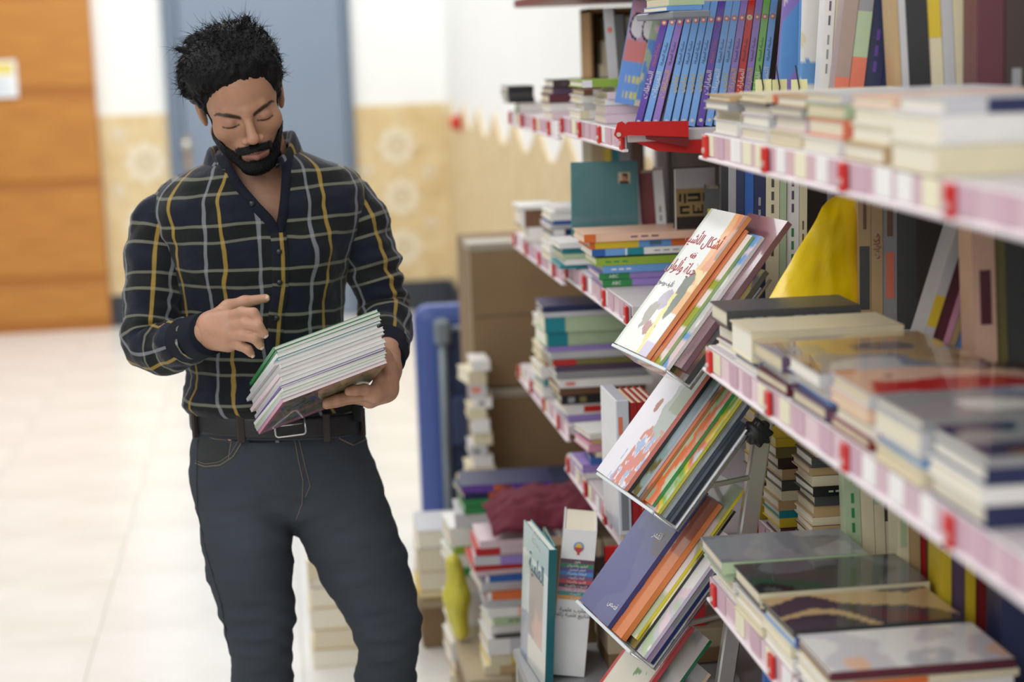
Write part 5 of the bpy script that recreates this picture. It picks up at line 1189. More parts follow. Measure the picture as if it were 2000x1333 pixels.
for k in range(1): pass
# cardboard boxes beyond the racks
CARD = mat('brown_cardboard', (132, 108, 78), rough=.85, var=.10, scale=5, bump=.2, bscale=90); CARDL = mat('cardboard_edge', (176, 160, 132), rough=.85); TAPE = mat('grey_parcel_tape', (156, 148, 132), rough=.35)
def carton(label, px0, py0, py1, Y, X1, depth, rot=0, tape=True, inner=None):
    a = P(px0, py0, Y); b_ = P(px0+10, py1, Y); h = a[2]-b_[2]; w = X1-a[0]
    r = tag(empty('cardboard_box', (a[0], Y, b_[2]), (0, 0, math.radians(rot))), label, 'box')
    MB().cbox((0, .002, 0), (w, depth, h-.004), .006).build('carton_body', CARD, r); MB().cbox((.002, -.002, .004), (w-.003, .002, h*.5-.002), .001).build('flap', CARD, r); MB().cbox((.002, -.003, h*.5+.002), (w-.003, .002, h-.006), .001).build('flap', CARD, r)
    MB().cbox((-.001, 0, 0), (.008, .004, h), .001).build('corner_fold', CARDL, r)
    if tape: MB().cbox((-.003, -.0042, h-.022), (w+.003, depth*.4, h+.001), .002).build('parcel_tape', TAPE, r)
    return r
carton('lower brown cardboard box on the floor beyond the far rack', 937, 766, 1350, 5.52, 1.06, .40, 0)
carton('tall upper brown cardboard box stacked beyond the far rack', 915, 478, 761, 5.55, 1.05, .38, 0, tape=True)

# ================================================================ TILTED DISPLAY STAND
ACR = clear_mat('clear_acrylic', (236, 240, 242), .06, .05); ACE = clear_mat('acrylic_edge', (214, 222, 226), .55, .1)
ALU = mat('satin_aluminium', (196, 194, 188), rough=.32, metal=.85, var=.03); KNOB = mat('black_plastic', (24, 24, 26), rough=.5)
sy = 2.965; SL = .168
def postX(z): return .716+SL*(z-.609)
ds = tag(empty('display_stand', (.70, 3.1, 0)), 'silver leaning stand with clear tilted trays of picture books', 'display stand')
def rel(p): return tuple(np.array(p, float)-np.array([.70, 3.1, 0]))
def beam(a, b_, w, m, name, par, org=(.70, 3.1, 0)):
    a = Vector(a)-Vector(org); b_ = Vector(b_)-Vector(org); d = (b_-a); L = d.length; z = d.normalized(); x = Vector((0, 1, 0)).cross(z).normalized(); y = z.cross(x)
    M = Matrix(((x[0], y[0], z[0], a[0]), (x[1], y[1], z[1], a[1]), (x[2], y[2], z[2], a[2]), (0, 0, 0, 1)))
    return MB().cbox((-w[0]/2, -w[1]/2, 0), (w[0]/2, w[1]/2, L), .003, M=M).build(name, m, par)
for y in (sy, 3.34):
    beam((postX(.03), y, .012), (postX(1.165), y, 1.165), (.030, .022), ALU, 'post', ds); MB().cbox(rel((postX(.03)-.03, y-.02, 0)), rel((postX(.03)+.03, y+.02, .014)), .003).build('foot', KNOB, ds)
beam((postX(1.12), sy, 1.12), (postX(1.12), 3.34, 1.12), (.02, .014), ALU, 'crossbar', ds); beam((postX(.10), sy, .10), (postX(.10), 3.34, .10), (.02, .014), ALU, 'crossbar', ds)
q = P(1480, 845, 2.925); mb = MB(); V = []; n = 48
for yy, sc in ((-.018, .8), (-.012, 1), (.010, 1), (.014, .85)):
    V.append([(q[0]-.70+sc*(.021+.0030*math.cos(8*2*math.pi*k/n))*math.cos(2*math.pi*k/n), q[1]-3.1+yy, q[2]+sc*(.021+.0030*math.cos(8*2*math.pi*k/n))*math.sin(2*math.pi*k/n)) for k in range(n)])
VV_, FF_ = loft(V, cap=True); mesh('star_knob', VV_, FF_, KNOB, ds, True)
u = Vector((-.135, 1, 0)).normalized(); th = math.radians(39.5)
p_ = Vector((1, .135, 0)).normalized(); w = (p_*math.sin(th)+Vector((0, 0, 1))*math.cos(th)).normalized(); nrm = w.cross(u).normalized()
def tray(px, py, Y, Lt=.30, Hb=.20, Dp=.050):
    o = Vector(P(px, py, Y)); t0 = o-Vector((.70, 3.1, 0)); M = Matrix(((u[0], w[0], nrm[0], t0[0]), (u[1], w[1], nrm[1], t0[1]), (u[2], w[2], nrm[2], t0[2]), (0, 0, 0, 1)))
    tr_ = MB().box((0, -.003, -.002), (Lt, .0005, Dp), M=M).box((0, -.003, -.005), (Lt, Hb, -.002), M=M).build('tray', ACR, ds)
    MB().cbox((-.001, -.005, Dp-.004), (Lt+.001, .0008, Dp+.001), .001, M=M).build('front_edge', ACE, tr_)
    mb = MB(); mb.tube([M @ Vector((-.004, -.003, Dp-.002)), M @ Vector((-.004, -.003, -.004)), M @ Vector((-.004, Hb+.02, -.006))], .0028, 8); mb.build('side_rod', CHR, tr_, True)
    for s_ in (.012, Lt-.03):
        for e in (.05, Hb-.04):
            a = M @ Vector((s_, e, -.005)); b_ = M @ Vector((s_, e, -.014)); mb = MB().tube([a, a.lerp(b_, .6), b_], [.0065, .006, .002], 12); mb.build('bolt', CHR, tr_, True)
        a = M @ Vector((s_, .09, -.012)); zb = min(a[2], 1.145); b_ = Vector((postX(zb)-.70, (sy if s_ < .1 else 3.34)-3.1, zb)); mb = MB().tube([a, b_], .005, 8); mb.build('tray_arm', ALU, tr_)
    return o
def tray_books(o, items, g, n0=.001):
    """items from the back of the tray to its front: (label, colour, s, W, L, T, art, spine)"""
    h = n0
    for lab, c, s, Wd, L, T, art, sp, rise in items:
        M = frame(o+u*s*.66+nrm*h+w*(.002+rise), w, u, nrm); T *= .70; book(lab, M, L, Wd*.84, T, c, g, art=art, spine=sp, cover=.0012, inset=.0015, rough=.22); h += T+.0008
def horse_art(u_, v, L, Wd):
    """white page with red title lines at the far side, hills and dark horse near the spine (v=0)"""
    q = np.stack([u_*3, v*2, u_*0], 1); n = snoise(q, 1.2, 7); n2_ = snoise(q, 3.5, 8)
    c = np.tile(np.array(srgb(236, 236, 232)), (len(u_), 1))
    m = (v > .93); c[m] = srgb(206, 210, 196)
    edge = .36+.10*np.sin(u_*5+.6)+.04*n-.10*(u_ < .35)
    m = (v < edge) & (u_ > .30); c[m] = srgb(236, 178, 116)
    m = (v < edge-.12) & (u_ > .55+.05*n); c[m] = srgb(224, 146, 92)
    m = (v < edge-.20) & (u_ > .70+.03*n2_); c[m] = srgb(150, 118, 104)
    m = (v < edge) & (u_ > .45) & (u_ < .60) & (n2_ > -.2); c[m] = srgb(238, 212, 150)
    d = np.hypot((u_-.42-(v-.25)*.35)/.17, (v-.27)/.13)+.25*n2_; c[d < 1] = srgb(104, 112, 98)
    d = np.hypot((u_-.36)/.07, (v-.52)/.16)+.2*n; c[d < 1] = srgb(176, 166, 184)
    d = np.hypot((u_-.25)/.09, (v-.66)/.12)+.25*n2_; c[d < 1] = srgb(156, 148, 136)
    d = np.hypot((u_-.17)/.05, (v-.45)/.18)+.5*n2_; c[d < .8] = srgb(170, 110, 104)
    m = (np.abs(v-.30-u_*.22+.04*n2_) < .045) & (u_ < .42); c[m] = srgb(232, 224, 140)
    m = (u_ < .10) & (v < .25); c[m] = srgb(206, 196, 222)
    return c
o1 = tray(1345, 754, 2.9, Lt=.275)
g = 'picture books in the top tilted tray'
tray_books(o1, [
    ('dark grey-green book at near back of the top tilted tray', 'dark grey', .0, .20, .225, .012, (blot(11, ['dark grey', 'olive', 'brown', 'dark brown'], 5), (30, 24)), None, 0),
    ('tall glossy dusky purple book standing highest in top tray', 'dusky purple', .030, .20, .30, .014, (blot(12, [(104, 62, 72), (86, 54, 66), (116, 76, 84), (60, 52, 90)], 3), (40, 24)), (126, 92, 102), .015),
    ('white and pale blue picture book, mid top tilted tray', 'white', .085, .20, .275, .008, (blot(13, ['white', 'pale grey', 'light blue', 'pale pink'], 6), (40, 24)), 'white', .0),
    ('green-edged picture book third in front of top tray', 'lime green', .12, .20, .27, .007, (blot(14, ['pale green', 'lime green', 'white', 'pale pink'], 6), (40, 24)), (150, 180, 110), .0),
    ('orange-edged picture book just behind the white front book', 'orange', .155, .20, .275, .007, (blot(15, ['orange', 'coral', 'peach'], 4), (40, 24)), (226, 140, 84), .0)], g)
hb_M = frame(o1+u*.108+nrm*.040+w*.003, w, u, nrm)
hb = book('large white picture book with red title and dark horse, front of top tray', hb_M, .295, .170, .008, 'white', g, art=(horse_art, (110, 84)), spine=(226, 150, 96), cover=.0012, inset=.0015, rough=.2)
def on_cover(bk, txt, size, colr, un, vn, T, L, Wd, flip=False):
    # text reads with its up along +x (cover height) and right along -y
    return lettering(txt, size, colr, bk, frame((un*L, vn*Wd, T+.0008), (0, -1, 0), (1, 0, 0), (0, 0, 1)))
on_cover(hb, arabic('أشكال الأشياء'), .030, (178, 60, 70), .78, .62, .008, .295, .170); on_cover(hb, arabic('فقه'), .018, (178, 60, 70), .675, .60, .008, .295, .170); on_cover(hb, arabic('حياة وألوان'), .032, (178, 60, 70), .585, .66, .008, .295, .170)
on_cover(hb, arabic('تأليف ورسوم'), .014, (150, 150, 156), .46, .78, .008, .295, .170)
o2 = tray(1320, 1031, 2.9); g = 'picture books in the second tilted tray'
tray_books(o2, [
    ('dark slate book at the near back of second tilted tray', (58, 66, 76), .010, .20, .205, .010, (blot(21, [(58, 66, 76), (74, 84, 92), (50, 56, 64)], 4), (20, 16)), (48, 54, 64), 0),
    ('slate blue book second from the near side, second tray', (62, 72, 86), .030, .20, .235, .009, (blot(22, [(62, 72, 86), (90, 100, 108), (58, 64, 72)], 4), (20, 16)), (58, 66, 80), 0),
    ('yellow-green picture book beside the slate books, second tray', 'yellow', .068, .20, .262, .007, (blot(23, ['pale green', 'lime green', 'yellow', 'coral', 'pale grey'], 6), (40, 24)), (214, 206, 70), 0),
    ('green jungle picture book with orange animals, second tray', 'green', .105, .20, .275, .008, (blot(24, ['lime green', (120, 160, 100), 'pale green', 'orange', (130, 170, 140)], 5), (40, 24)), (52, 140, 70), .005),
    ('tan and orange edged thin book, middle of second tray', 'tan', .165, .20, .28, .006, (blot(25, ['tan', 'brown', 'orange'], 4), (30, 20)), (170, 110, 60), .002),
    ('pale grey-blue book with green motif, second tray', (170, 190, 198), .185, .20, .28, .007, (blot(26, [(170, 190, 198), (150, 174, 170), 'olive', (184, 200, 208)], 4), (40, 24)), (184, 204, 214), .003),
    ('black-edged dark brown book under the white cover, second tray', 'dark brown', .225, .19, .28, .008, (blot(27, ['dark brown', 'brown', 'dark grey'], 4), (30, 20)), 'black', .0)], g)
def paint_art(u_, v, L, Wd):
    q = np.stack([u_*3, v*2, u_*0], 1); n2_ = snoise(q, 3, 18); n = snoise(q, 1.3, 17); c = np.tile(np.array(srgb(232, 228, 236)), (len(u_), 1))
    m = (v < .42+.1*n) & (u_ > .35); c[m] = srgb(170, 178, 170); m = (v < .3+.1*n2_) & (u_ > .55); c[m] = srgb(140, 150, 120); m = (v < .5) & (u_ < .42) & (n2_ > .0); c[m] = srgb(206, 120, 96)
    m = (v < .62) & (u_ < .36) & (n2_ < -.2); c[m] = srgb(160, 176, 214); m = (u_ < .2) & (v < .5) & (n > 0); c[m] = srgb(216, 116, 104)
    d = np.hypot((u_-.55)/.055, (v-.62)/.06); c[d < 1] = srgb(160, 84, 48); return c
frame2 = frame(o2+u*.143+nrm*.047+w*.002, w, u, nrm)
pb_ = book('white and pink painted picture book in front of the second tray', frame2, .285, .158, .007, 'white', g, art=(paint_art, (90, 60)), spine=(216, 130, 120), cover=.0012, inset=.0015, rough=.2)
on_cover(pb_, arabic('ألوان'), .022, (150, 130, 160), .82, .45, .007, .285, .158)
o3 = tray(1275, 1302, 2.9); g = 'picture books in the third tilted tray'
tray_books(o3, [
    ('navy book at the near back of third tilted tray', 'navy', .0, .20, .235, .008, (blot(31, ['navy', 'dusky purple', 'dark grey'], 4), (20, 16)), 'navy', 0),
    ('white and pink sketched picture book, third tray', 'white', .030, .20, .25, .008, (blot(32, ['white', 'pale pink', 'pale grey', 'pale green', 'white'], 6), (50, 34)), (216, 204, 224), 0),
    ('black-edged thin book next to yellow one, third tray', 'dark grey', .085, .20, .29, .006, (blot(33, ['dark grey', 'olive', 'cream'], 5), (30, 20)), 'black', .0),
    ('bright yellow-edged tall book in the third tray', 'cream', .098, .20, .315, .007, (blot(34, ['cream', 'white', 'pale green'], 4), (30, 20)), (222, 206, 40), .015)], g)
def orange_art(u_, v, L, Wd):
    q = np.stack([u_*3, v*2, u_*0], 1); n2_ = snoise(q, 3, 28); n = snoise(q, 1.3, 27); c = np.tile(np.array(srgb(216, 122, 60)), (len(u_), 1))
    m = (v > .30+.12*n) & (v < .72+.1*n2_); c[m] = srgb(222, 160, 140); m = (v > .3) & (n2_ > .35); c[m] = srgb(96, 108, 150); m = (v > .55) & (n2_ < -.45); c[m] = srgb(224, 206, 214); m = (u_ > .82); c[m] = srgb(222, 214, 196)
    m = (u_ > .6) & (v < .3+.1*n); c[m] = srgb(176, 94, 50); return c
M = frame(o3+u*.085+nrm*.026+w*.002, w, u, nrm); book('orange painted picture book beside the blue one, third tray', M, .285, .17, .010, 'orange', g, art=(orange_art, (80, 50)), spine=(214, 120, 52), cover=.0012, inset=.0015, rough=.2)
M = frame(o3+u*.138+nrm*.037+w*.002, w, u, nrm)
bb = book('deep blue book with small white lettering, front of third tray', M, .29, .165, .008, (70, 78, 140), g, art=(blot(36, [(74, 82, 142), (70, 78, 138), (82, 88, 140), (90, 84, 100)], 3), (50, 30)), spine=(42, 52, 116), cover=.0012, inset=.0015, rough=.2)
on_cover(bb, arabic('قصص'), .016, 'white', .12, .2, .008, .29, .165); on_cover(bb, arabic('القمر'), .020, 'white', .62, .3, .008, .29, .165)
MB().box((.235, .10, .0085), (.262, .125, .0092)).build('orange_patch', cm(PAL['orange']), bb)
o4 = tray(1240, 1560, 2.9, Hb=.16); g = 'picture books in the lowest tilted tray'
tray_books(o4, [
    ('grey picture book second in the lowest tray', 'grey', .05, .20, .24, .009, (blot(42, ['grey', 'dusky purple', 'pale green'], 4), (20, 16)), (196, 170, 140), 0),
    ('green-edged book beneath the red bordered one, lowest tray', 'white', .13, .20, .285, .008, (blot(43, ['pale grey', 'white'], 4), (20, 16)), (24, 110, 70), 0)], g)
def redb(u_, v, L, Wd):
    q = np.stack([u_*3, v*2, u_*0], 1); n2_ = snoise(q, 4, 38); c = np.tile(np.array(srgb(226, 222, 204)), (len(u_), 1)); m = (v < .45) & (u_ < .75) & (n2_ > .25); c[m] = srgb(100, 150, 84); m = (v > .93) | (v < .05); c[m] = srgb(192, 52, 60); return c
book('cream picture book with red border and green leaves, lowest tray', frame(o4+u*.13+nrm*.027+w*.002, w, u, nrm), .285, .17, .008, 'cream', g, art=(redb, (70, 50)), spine=(192, 52, 60), cover=.0012, inset=.0015, rough=.2)

# ================================================================ LOW DECK AND THE SCIENCE BOXES
zd_ = .455
dk = tag(empty('low_platform', (.66, 3.6, 0)), 'low grey platform under the science box, in front of far bay', 'platform')
MB().cbox((-.225, -.22, zd_-.02), (.19, .06, zd_), .003).build('platform_top', mat('grey_laminate', (150, 150, 152), rough=.4), dk)
for x, y in ((-.22, -.215), (-.06, -.215), (-.22, .035), (-.06, .035)): MB().cbox((x, y, 0), (x+.02, y+.02, zd_-.02), .002).build('leg', ALU, dk)
thl = math.radians(6.5)
ya = math.radians(10); rv = Vector((math.cos(ya), -math.sin(ya), 0)); dv = Vector((math.sin(ya), math.cos(ya), 0))
wb_M = frame(Vector(P(1142, 1362, 3.45)), rv*math.sin(thl)+Vector((0, 0, math.cos(thl))), dv, Vector((0, 0, math.sin(thl)))-rv*math.cos(thl))
z_off = zd_+.001-wb_M[2][3]; wb_M[2][3] = zd_+.001
wbk = book('thick white science book with striped coloured contents bands on spine', wb_M, .298, .17, .066, (228, 228, 230), None, cover=.003, rough=.25, spine=(234, 234, 234))
bands = [((96, 62, 84), 0.7725, 0.8, 'علوم'), ((58, 128, 92), 0.745, 0.7725, 'الطيور والحيوان'), ((90, 84, 150), 0.7175, 0.745, 'العلم الجميل'), ((62, 132, 200), 0.69, 0.7175, 'الطاقة والحركة'), ((112, 84, 132), 0.6625, 0.69, 'الماء والهواء'), ((190, 68, 76), 0.635, 0.6625, 'الضوء والحرارة'), ((84, 52, 78), 0.6075, 0.635, 'الصوت والكهرباء'), ((196, 142, 168), 0.58, 0.6075, 'المغناطيس والفلك'), ((66, 150, 150), 0.5525, 0.58, 'الكيمياء'), ((226, 160, 84), 0.525, 0.5525, 'الجسم')]
TXR = lambda xx, zc=.032: frame((xx, -.0022, zc), (0, 0, -1), (1, 0, 0), (0, -1, 0))
for c, a, b_, t in bands:
    MB().box((a*.298, -.0014, .0), (b_*.298, -.0004, .066)).build('spine_band', cm(c, .3), wbk); lettering(arabic(t), .0068, 'white', wbk, TXR((a+b_)/2*.298))
lettering(arabic('تجارب علمية'), .0110, 'dark grey', wbk, TXR(.455*.298)); lettering(arabic('مشاريع علمية رائعة'), .0100, 'dark grey', wbk, TXR(.420*.298))
# round emblem: pale blue fan over a red cup
mb = MB(); ec = Vector((.264, -.0014, .033)); V = [ec]+[ec+Vector((.0105*math.cos(a), 0, .0105*math.sin(a))) for a in [2*math.pi*k/20 for k in range(20)]]
mesh('emblem_ring', V, [(0, k+1, (k+1) % 20+1) for k in range(20)], cm((120, 160, 206)), wbk)
V = [ec+Vector((.007*math.cos(a)+.001, -.0004, .0062*math.sin(a))) for a in [2*math.pi*k/16 for k in range(16)]]; mesh('emblem_disc', V, [tuple(range(16))], cm((226, 186, 74)), wbk)
V = [ec+Vector((x_, -.0007, z_)) for x_, z_ in ((-.001, -.0095), (-.001, .0095), (-.007, .0065), (-.012, .002), (-.0155, .003), (-.0155, -.003), (-.012, -.002), (-.007, -.0065))]; mesh('emblem_cup', V, [tuple(range(8))], cm((190, 66, 60)), wbk)
# teal book left of it
def sci_art(u_, v, L, Wd):
    x = 1-v; c = np.tile(np.array(srgb(176, 204, 210)), (len(u_), 1)); c[u_ > .80] = srgb(52, 152, 168); q = np.stack([u_*3, v*2, u_*0], 1); n2_ = snoise(q, 2.2, 48)
    m = (u_ < .72) & (x > .30) & (x < .84); c[m] = srgb(92, 74, 70); m2 = m & (u_ < .45+.08*n2_) & (x > .45); c[m2] = srgb(176, 110, 92); m3 = m & (u_ < .5) & (x < .5+.1*n2_); c[m3] = srgb(52, 44, 52)
    m = (u_ < .35+.05*n2_) & (x < .30); c[m] = srgb(72, 108, 150); m = (u_ < .22) & (x > .3); c[m] = srgb(198, 200, 190); return c
rt = math.radians(4); Zt = Vector((-math.cos(rt), -math.sin(rt), 0)); upv = Vector((math.sin(math.radians(3.5)), 0, math.cos(math.radians(3.5)))).normalized()
yv = Vector((-math.sin(rt), math.cos(rt), 0)); yv = (yv-upv*yv.dot(upv)).normalized(); zv = upv.cross(yv)
ob = Vector(P(1080, 1350, 3.40)); ob[2] = zd_+.001
tb = book('teal-topped science book with brown photo, left of the white one', frame(ob, upv, yv, zv), .278, .235, .016, (52, 152, 168), None, art=(sci_art, (80, 50)), spine=(30, 96, 104), cover=.002, rough=.22)
on_cover(tb, arabic('العلمية'), .050, (60, 100, 120), .70, .45, .016, .300, .235); on_cover(tb, arabic('سلسلة'), .022, 'white', .93, .5, .016, .300, .235); on_cover(tb, arabic('مدهشة'), .026, 'white', .86, .5, .016, .300, .235)
book('maroon and white thin book between teal and white science books', frame(Vector((ob[0]+.0055, 3.455, zd_+.001)), (math.sin(math.radians(4)), 0, math.cos(math.radians(4))), (0, 1, 0), (-math.cos(math.radians(4)), 0, math.sin(math.radians(4)))), .270, .15, .005, (40, 110, 112), None, spine=(96, 44, 70))
CRB = mat('crumpled_brown_paper', (132, 104, 72), rough=.85, var=.15, scale=9)
BXM = mat('brown_cardboard', (132, 108, 78))
def crate(name, label, lo, hi, m, cat='box'):
    c = ((lo[0]+hi[0])/2, (lo[1]+hi[1])/2, lo[2]); r = tag(empty(name, c), label, cat); d = [(hi[i]-lo[i]) for i in range(3)]
    MB().cbox((-d[0]/2, -d[1]/2, 0), (d[0]/2, d[1]/2, d[2]-.006), .005).build('carton_body', m, r); MB().cbox((-d[0]/2-.002, -d[1]/2-.002, d[2]-.04), (-.002, d[1]/2+.002, d[2]), .002).build('flap', CARDL, r); MB().cbox((.002, -d[1]/2-.002, d[2]-.04), (d[0]/2+.002, d[1]/2+.002, d[2]), .002).build('flap', CARDL, r); return r
# red fun-animals book
M = frame(Vector(P(1252, 1150, 3.385)), (.0, .03, 1), (-1, 0, 0), None); 
rd = face_book('bright red activity book with white title behind third tray', (1185, 1254, .20, .175), 3.50, .012, (196, 30, 34), ((lambda u_, v, L, Wd: np.where(((np.hypot((u_-.45)/.16, ((1-v)-.26)/.10) < 1))[:, None], np.array(srgb(28, 24, 28)), np.where(((np.hypot((u_-.42)/.16, ((1-v)-.42)/.12) < 1))[:, None], np.array(srgb(206, 200, 196)), np.array(srgb(196, 30, 34))))), (50, 50)))
on_cover(rd, arabic('الحيوانات الممتعة'), .022, 'white', .92, .52, .012, .175, .20); on_cover(rd, 'MY BIG INDOOR', .015, 'white', .80, .52, .012, .175, .20)
for ch in rd.children:
    pass
rd.location.z = zd_+.0765
crate('cardboard_box', 'small brown carton beneath the red activity book', (.605, 3.47, zd_+.0005), (.845, 3.62, zd_+.0755), CRB)
pbx = tag(empty('paper_bag', (.64, 3.44, 0)), 'crumpled brown paper bag behind the white science book', 'bag')
V = []; a = P(1145, 1190, 3.66); 
nn = 14; rings = []
for i in range(nn):
    t = i/(nn-1); ring = []
    for k in range(28):
        th_ = 2*math.pi*k/28; x = .055*math.copysign(abs(math.cos(th_))**.6, math.cos(th_)); y = .05*math.copysign(abs(math.sin(th_))**.6, math.sin(th_)); ring.append((x*(1-.1*t), y*(1-.35*t), .0+t*.655))
    rings.append(ring)
V, Fs = loft(rings, cap=True); V = np.array(V); V[:, :2] *= (1+.10*snoise(V, 14, 55))[:, None]
pbx.location = (.578, 3.74, .001); mesh('bag_body', V, Fs, CRB, pbx, False)

# ================================================================ FLOOR PILES BY THE FAR BAY
Yp = 4.30; g = 'books in the floor pile below the far bay'
crate('cardboard_box', 'low brown box holding up the floor pile below the far bay', (.40, 4.28, 0), (.62, 4.62, .17), BXM)
zt_ = stack('tall floor pile below far bay', .1705, Yp, S(('cream', .440, .19, .022, [('band', .2, .9, 'tan')]), ('yellow', .455, .18, .030, [('band', 0, .3, 'cream')]), ('white', .450, .18, .040, [('band', .3, .7, 'pale grey')]), ('dark grey', .470, .17, .010), ('white', .460, .18, .022), ('pale green', .470, .17, .022, [LN(.2, 'dark grey')]), ('white', .455, .18, .024, [('band', .4, .6, 'peach')]), ('pale grey', .445, .19, .020), ('orange', .452, .19, .020, [('band', 0, .06, 'white')]), ('pale grey', .440, .19, .022), ('blue', .450, .19, .016, [('band', 0, .05, 'white')]), ('pale pink', .430, .20, .014), ('red', .425, .21, .014), ('pale grey', .425, .21, .022, [('band', .3, .8, 'violet')]), ('red', .430, .20, .018, [('band', .3, .7, 'pale pink')]), ('pale pink', .440, .19, .018)), g, Wd=.17, rotj=4)
stack('left floor pile beside tall one', .0005, 4.66, S(('cream', .385, .2, .05), ('tan', .40, .19, .04), ('white', .39, .19, .05), ('cream', .40, .18, .04), ('white', .392, .19, .06), ('pale grey', .40, .18, .03), ('white', .41, .18, .05), ('green', .415, .18, .02, [('band', .4, 1, 'yellow')]), ('white', .40, .2, .035), ('lime green', .41, .19, .022), ('white', .40, .2, .05), ('pale grey', .415, .19, .035), ('green', .44, .20, .020, [('band', .35, .6, 'lime green')]), ('green', .442, .20, .018), ('navy', .44, .22, .016, [('band', .3, .4, 'orange')]), ('navy', .435, .24, .020, [('band', 0, 1, 'purple'), ('band', .35, .55, 'orange', .1, .9), ('band', .8, .9, 'coral', .1, .9)])), 'books in the left floor pile', Wd=.17, rotj=6)
bn = tag(empty('cardboard_box', (.80, 5.3, .55)), 'dark navy open carton against the cardboard boxes', 'box'); q0 = P(962, 925, 5.35)
MB().cbox((q0[0]-.755, -.08, -.55), (.24, .10, q0[2]-.55), .006).build('carton_body', mat('navy_card', (38, 46, 76), rough=.7), bn); MB().cbox((q0[0]-.755-.004, -.084, q0[2]-.58), (.244, .104, q0[2]-.552), .003).build('rim', mat('navy_card_edge', (54, 62, 92), rough=.7), bn)
# maroon cloth draped over the piles
nx, ny = 46, 26; V = []
for i in range(nx):
    s = i/(nx-1)
    for k in range(ny):
        t = k/(ny-1); x = .470+s*.31; y = 4.27+t*.26; z = .512+(.045+.085*s+.014*math.sin(s*7))*math.sin(math.pi*min(1, .04+t*.75))**.5
        V.append((x, y, z))
V = np.array(V); V[:, 2] += .010*snoise(V*np.array([1, 2.2, 1]), 13, 66)+.008*np.abs(snoise(V*np.array([1.5, 1, 1]), 19, 67)); V[:, 1] += .006*snoise(V, 12, 68)
V[:, 2] = np.maximum(V[:, 2], .512); co = np.array([.62, 4.40, .512]); cl = mesh('cloth', V-co, [(i*ny+k, (i+1)*ny+k, (i+1)*ny+k+1, i*ny+k+1) for i in range(nx-1) for k in range(ny-1)], mat('maroon_cloth', (104, 30, 46), rough=.9, var=.1), None, True); cl.location = co
so = cl.modifiers.new('thickness', 'SOLIDIFY'); so.thickness = .004; tag(cl, 'crumpled maroon cloth lying on the floor pile under the far bay', 'cloth')
crate('cardboard_box', 'dark brown carton under the right end of the maroon cloth', (.67, 4.26, .4208), (.80, 4.50, .505), mat('dark_brown_carton', (62, 48, 40), rough=.85))
# white paper bundles beside the boxes
crate('cardboard_box', 'narrow brown carton under the white bundles beside the trolley', (.50, 5.36, 0), (.625, 5.50, .400), BXM)
stack('tall white bundle pile beside blue trolley', .4005, 5.38, [(['white', 'cream', 'white', 'pale grey', 'cream'][i % 5], .520+.010*math.sin(i*2.3)+.018*(i > 11), .085-.03*(i > 11), .036+.006*math.cos(i*1.7), ([('band', .3, .6, 'dark grey', .3, .6)] if i % 4 == 1 else [('band', .2, .7, ['coral', 'tan'][i % 2], .4, .8)] if i % 5 == 3 else None)) for i in range(11, 21)], 'white paper bundles beside the trolley', Wd=.14, rotj=9, noun='bundle')
# blue folding trolley standing on end
tr = tag(empty('hand_trolley', (.44, 6.15, 0)), 'blue platform trolley standing on end with grey handle bar', 'trolley')
BLU = mat('blue_plastic', (68, 90, 158), rough=.4, var=.05); DBL = mat('dark_blue_deck', (50, 62, 96), rough=.7, bump=.2, bscale=80); TUB = mat('grey_tube', (128, 138, 146), rough=.4, metal=.4)
a = P(808, 600, 6.15); b_ = P(835, 1035, 6.15); h = a[2]-b_[2]; Wt = .50; x0 = a[0]-.44; zb = .002; h = a[2]-zb
def rrect(x0, x1, z0, z1, r, y, n=7):
    o = []
    for cx, cz, a0 in ((x1-r, z1-r, 0), (x0+r, z1-r, 90), (x0+r, z0+r, 180), (x1-r, z0+r, 270)):
        for k in range(n): an = math.radians(a0+90*k/(n-1)); o.append((cx+r*math.cos(an), y, cz+r*math.sin(an)))
    return o
out = [rrect(x0, x0+Wt, zb, zb+h, .05, y) for y in (0, .0, .06, .06)]; 
V, Fs = loft([rrect(x0+.075, x0+Wt-.075, zb+.07, zb+h-.07, .02, .004), rrect(x0+.004, x0+Wt-.004, zb+.004, zb+h-.004, .05, -.002), rrect(x0, x0+Wt, zb, zb+h, .05, .006), rrect(x0, x0+Wt, zb, zb+h, .05, .055), rrect(x0+.075, x0+Wt-.075, zb+.07, zb+h-.07, .02, .055)]); mesh('blue_rim', V, Fs, BLU, tr, True)
MB().box((x0+.07, .012, zb+.065), (x0+Wt-.07, .050, zb+h-.065)).build('deck', DBL, tr)
mb = MB(); xx_ = x0+.088; mb.tube([(xx_, -.035, zb+.02), (xx_, -.035, zb+h-.10)], .016, 12); mb.build('handle_tube', TUB, tr, True)
MB().tube([(xx_, -.035, zb+h-.075), (xx_+.34, -.035, zb+h-.068)], .010, 10).build('handle_bar', TUB, tr, True)
MB().cbox((xx_-.026, -.06, zb+h-.13), (xx_+.028, -.005, zb+h-.04), .012).build('hinge_block', TUB, tr)
MB().cbox((xx_+.02, -.05, zb+.35), (xx_+.12, -.01, zb+.52), .01).build('latch_plate', DBL, tr)
for z in (zb+.10, zb+h-.20):
    mb = MB().tube([(x0+.22, .055, z+.04), (x0+.22, .09, z+.04)], .05, 18); mb.build('caster', KNOB, tr)
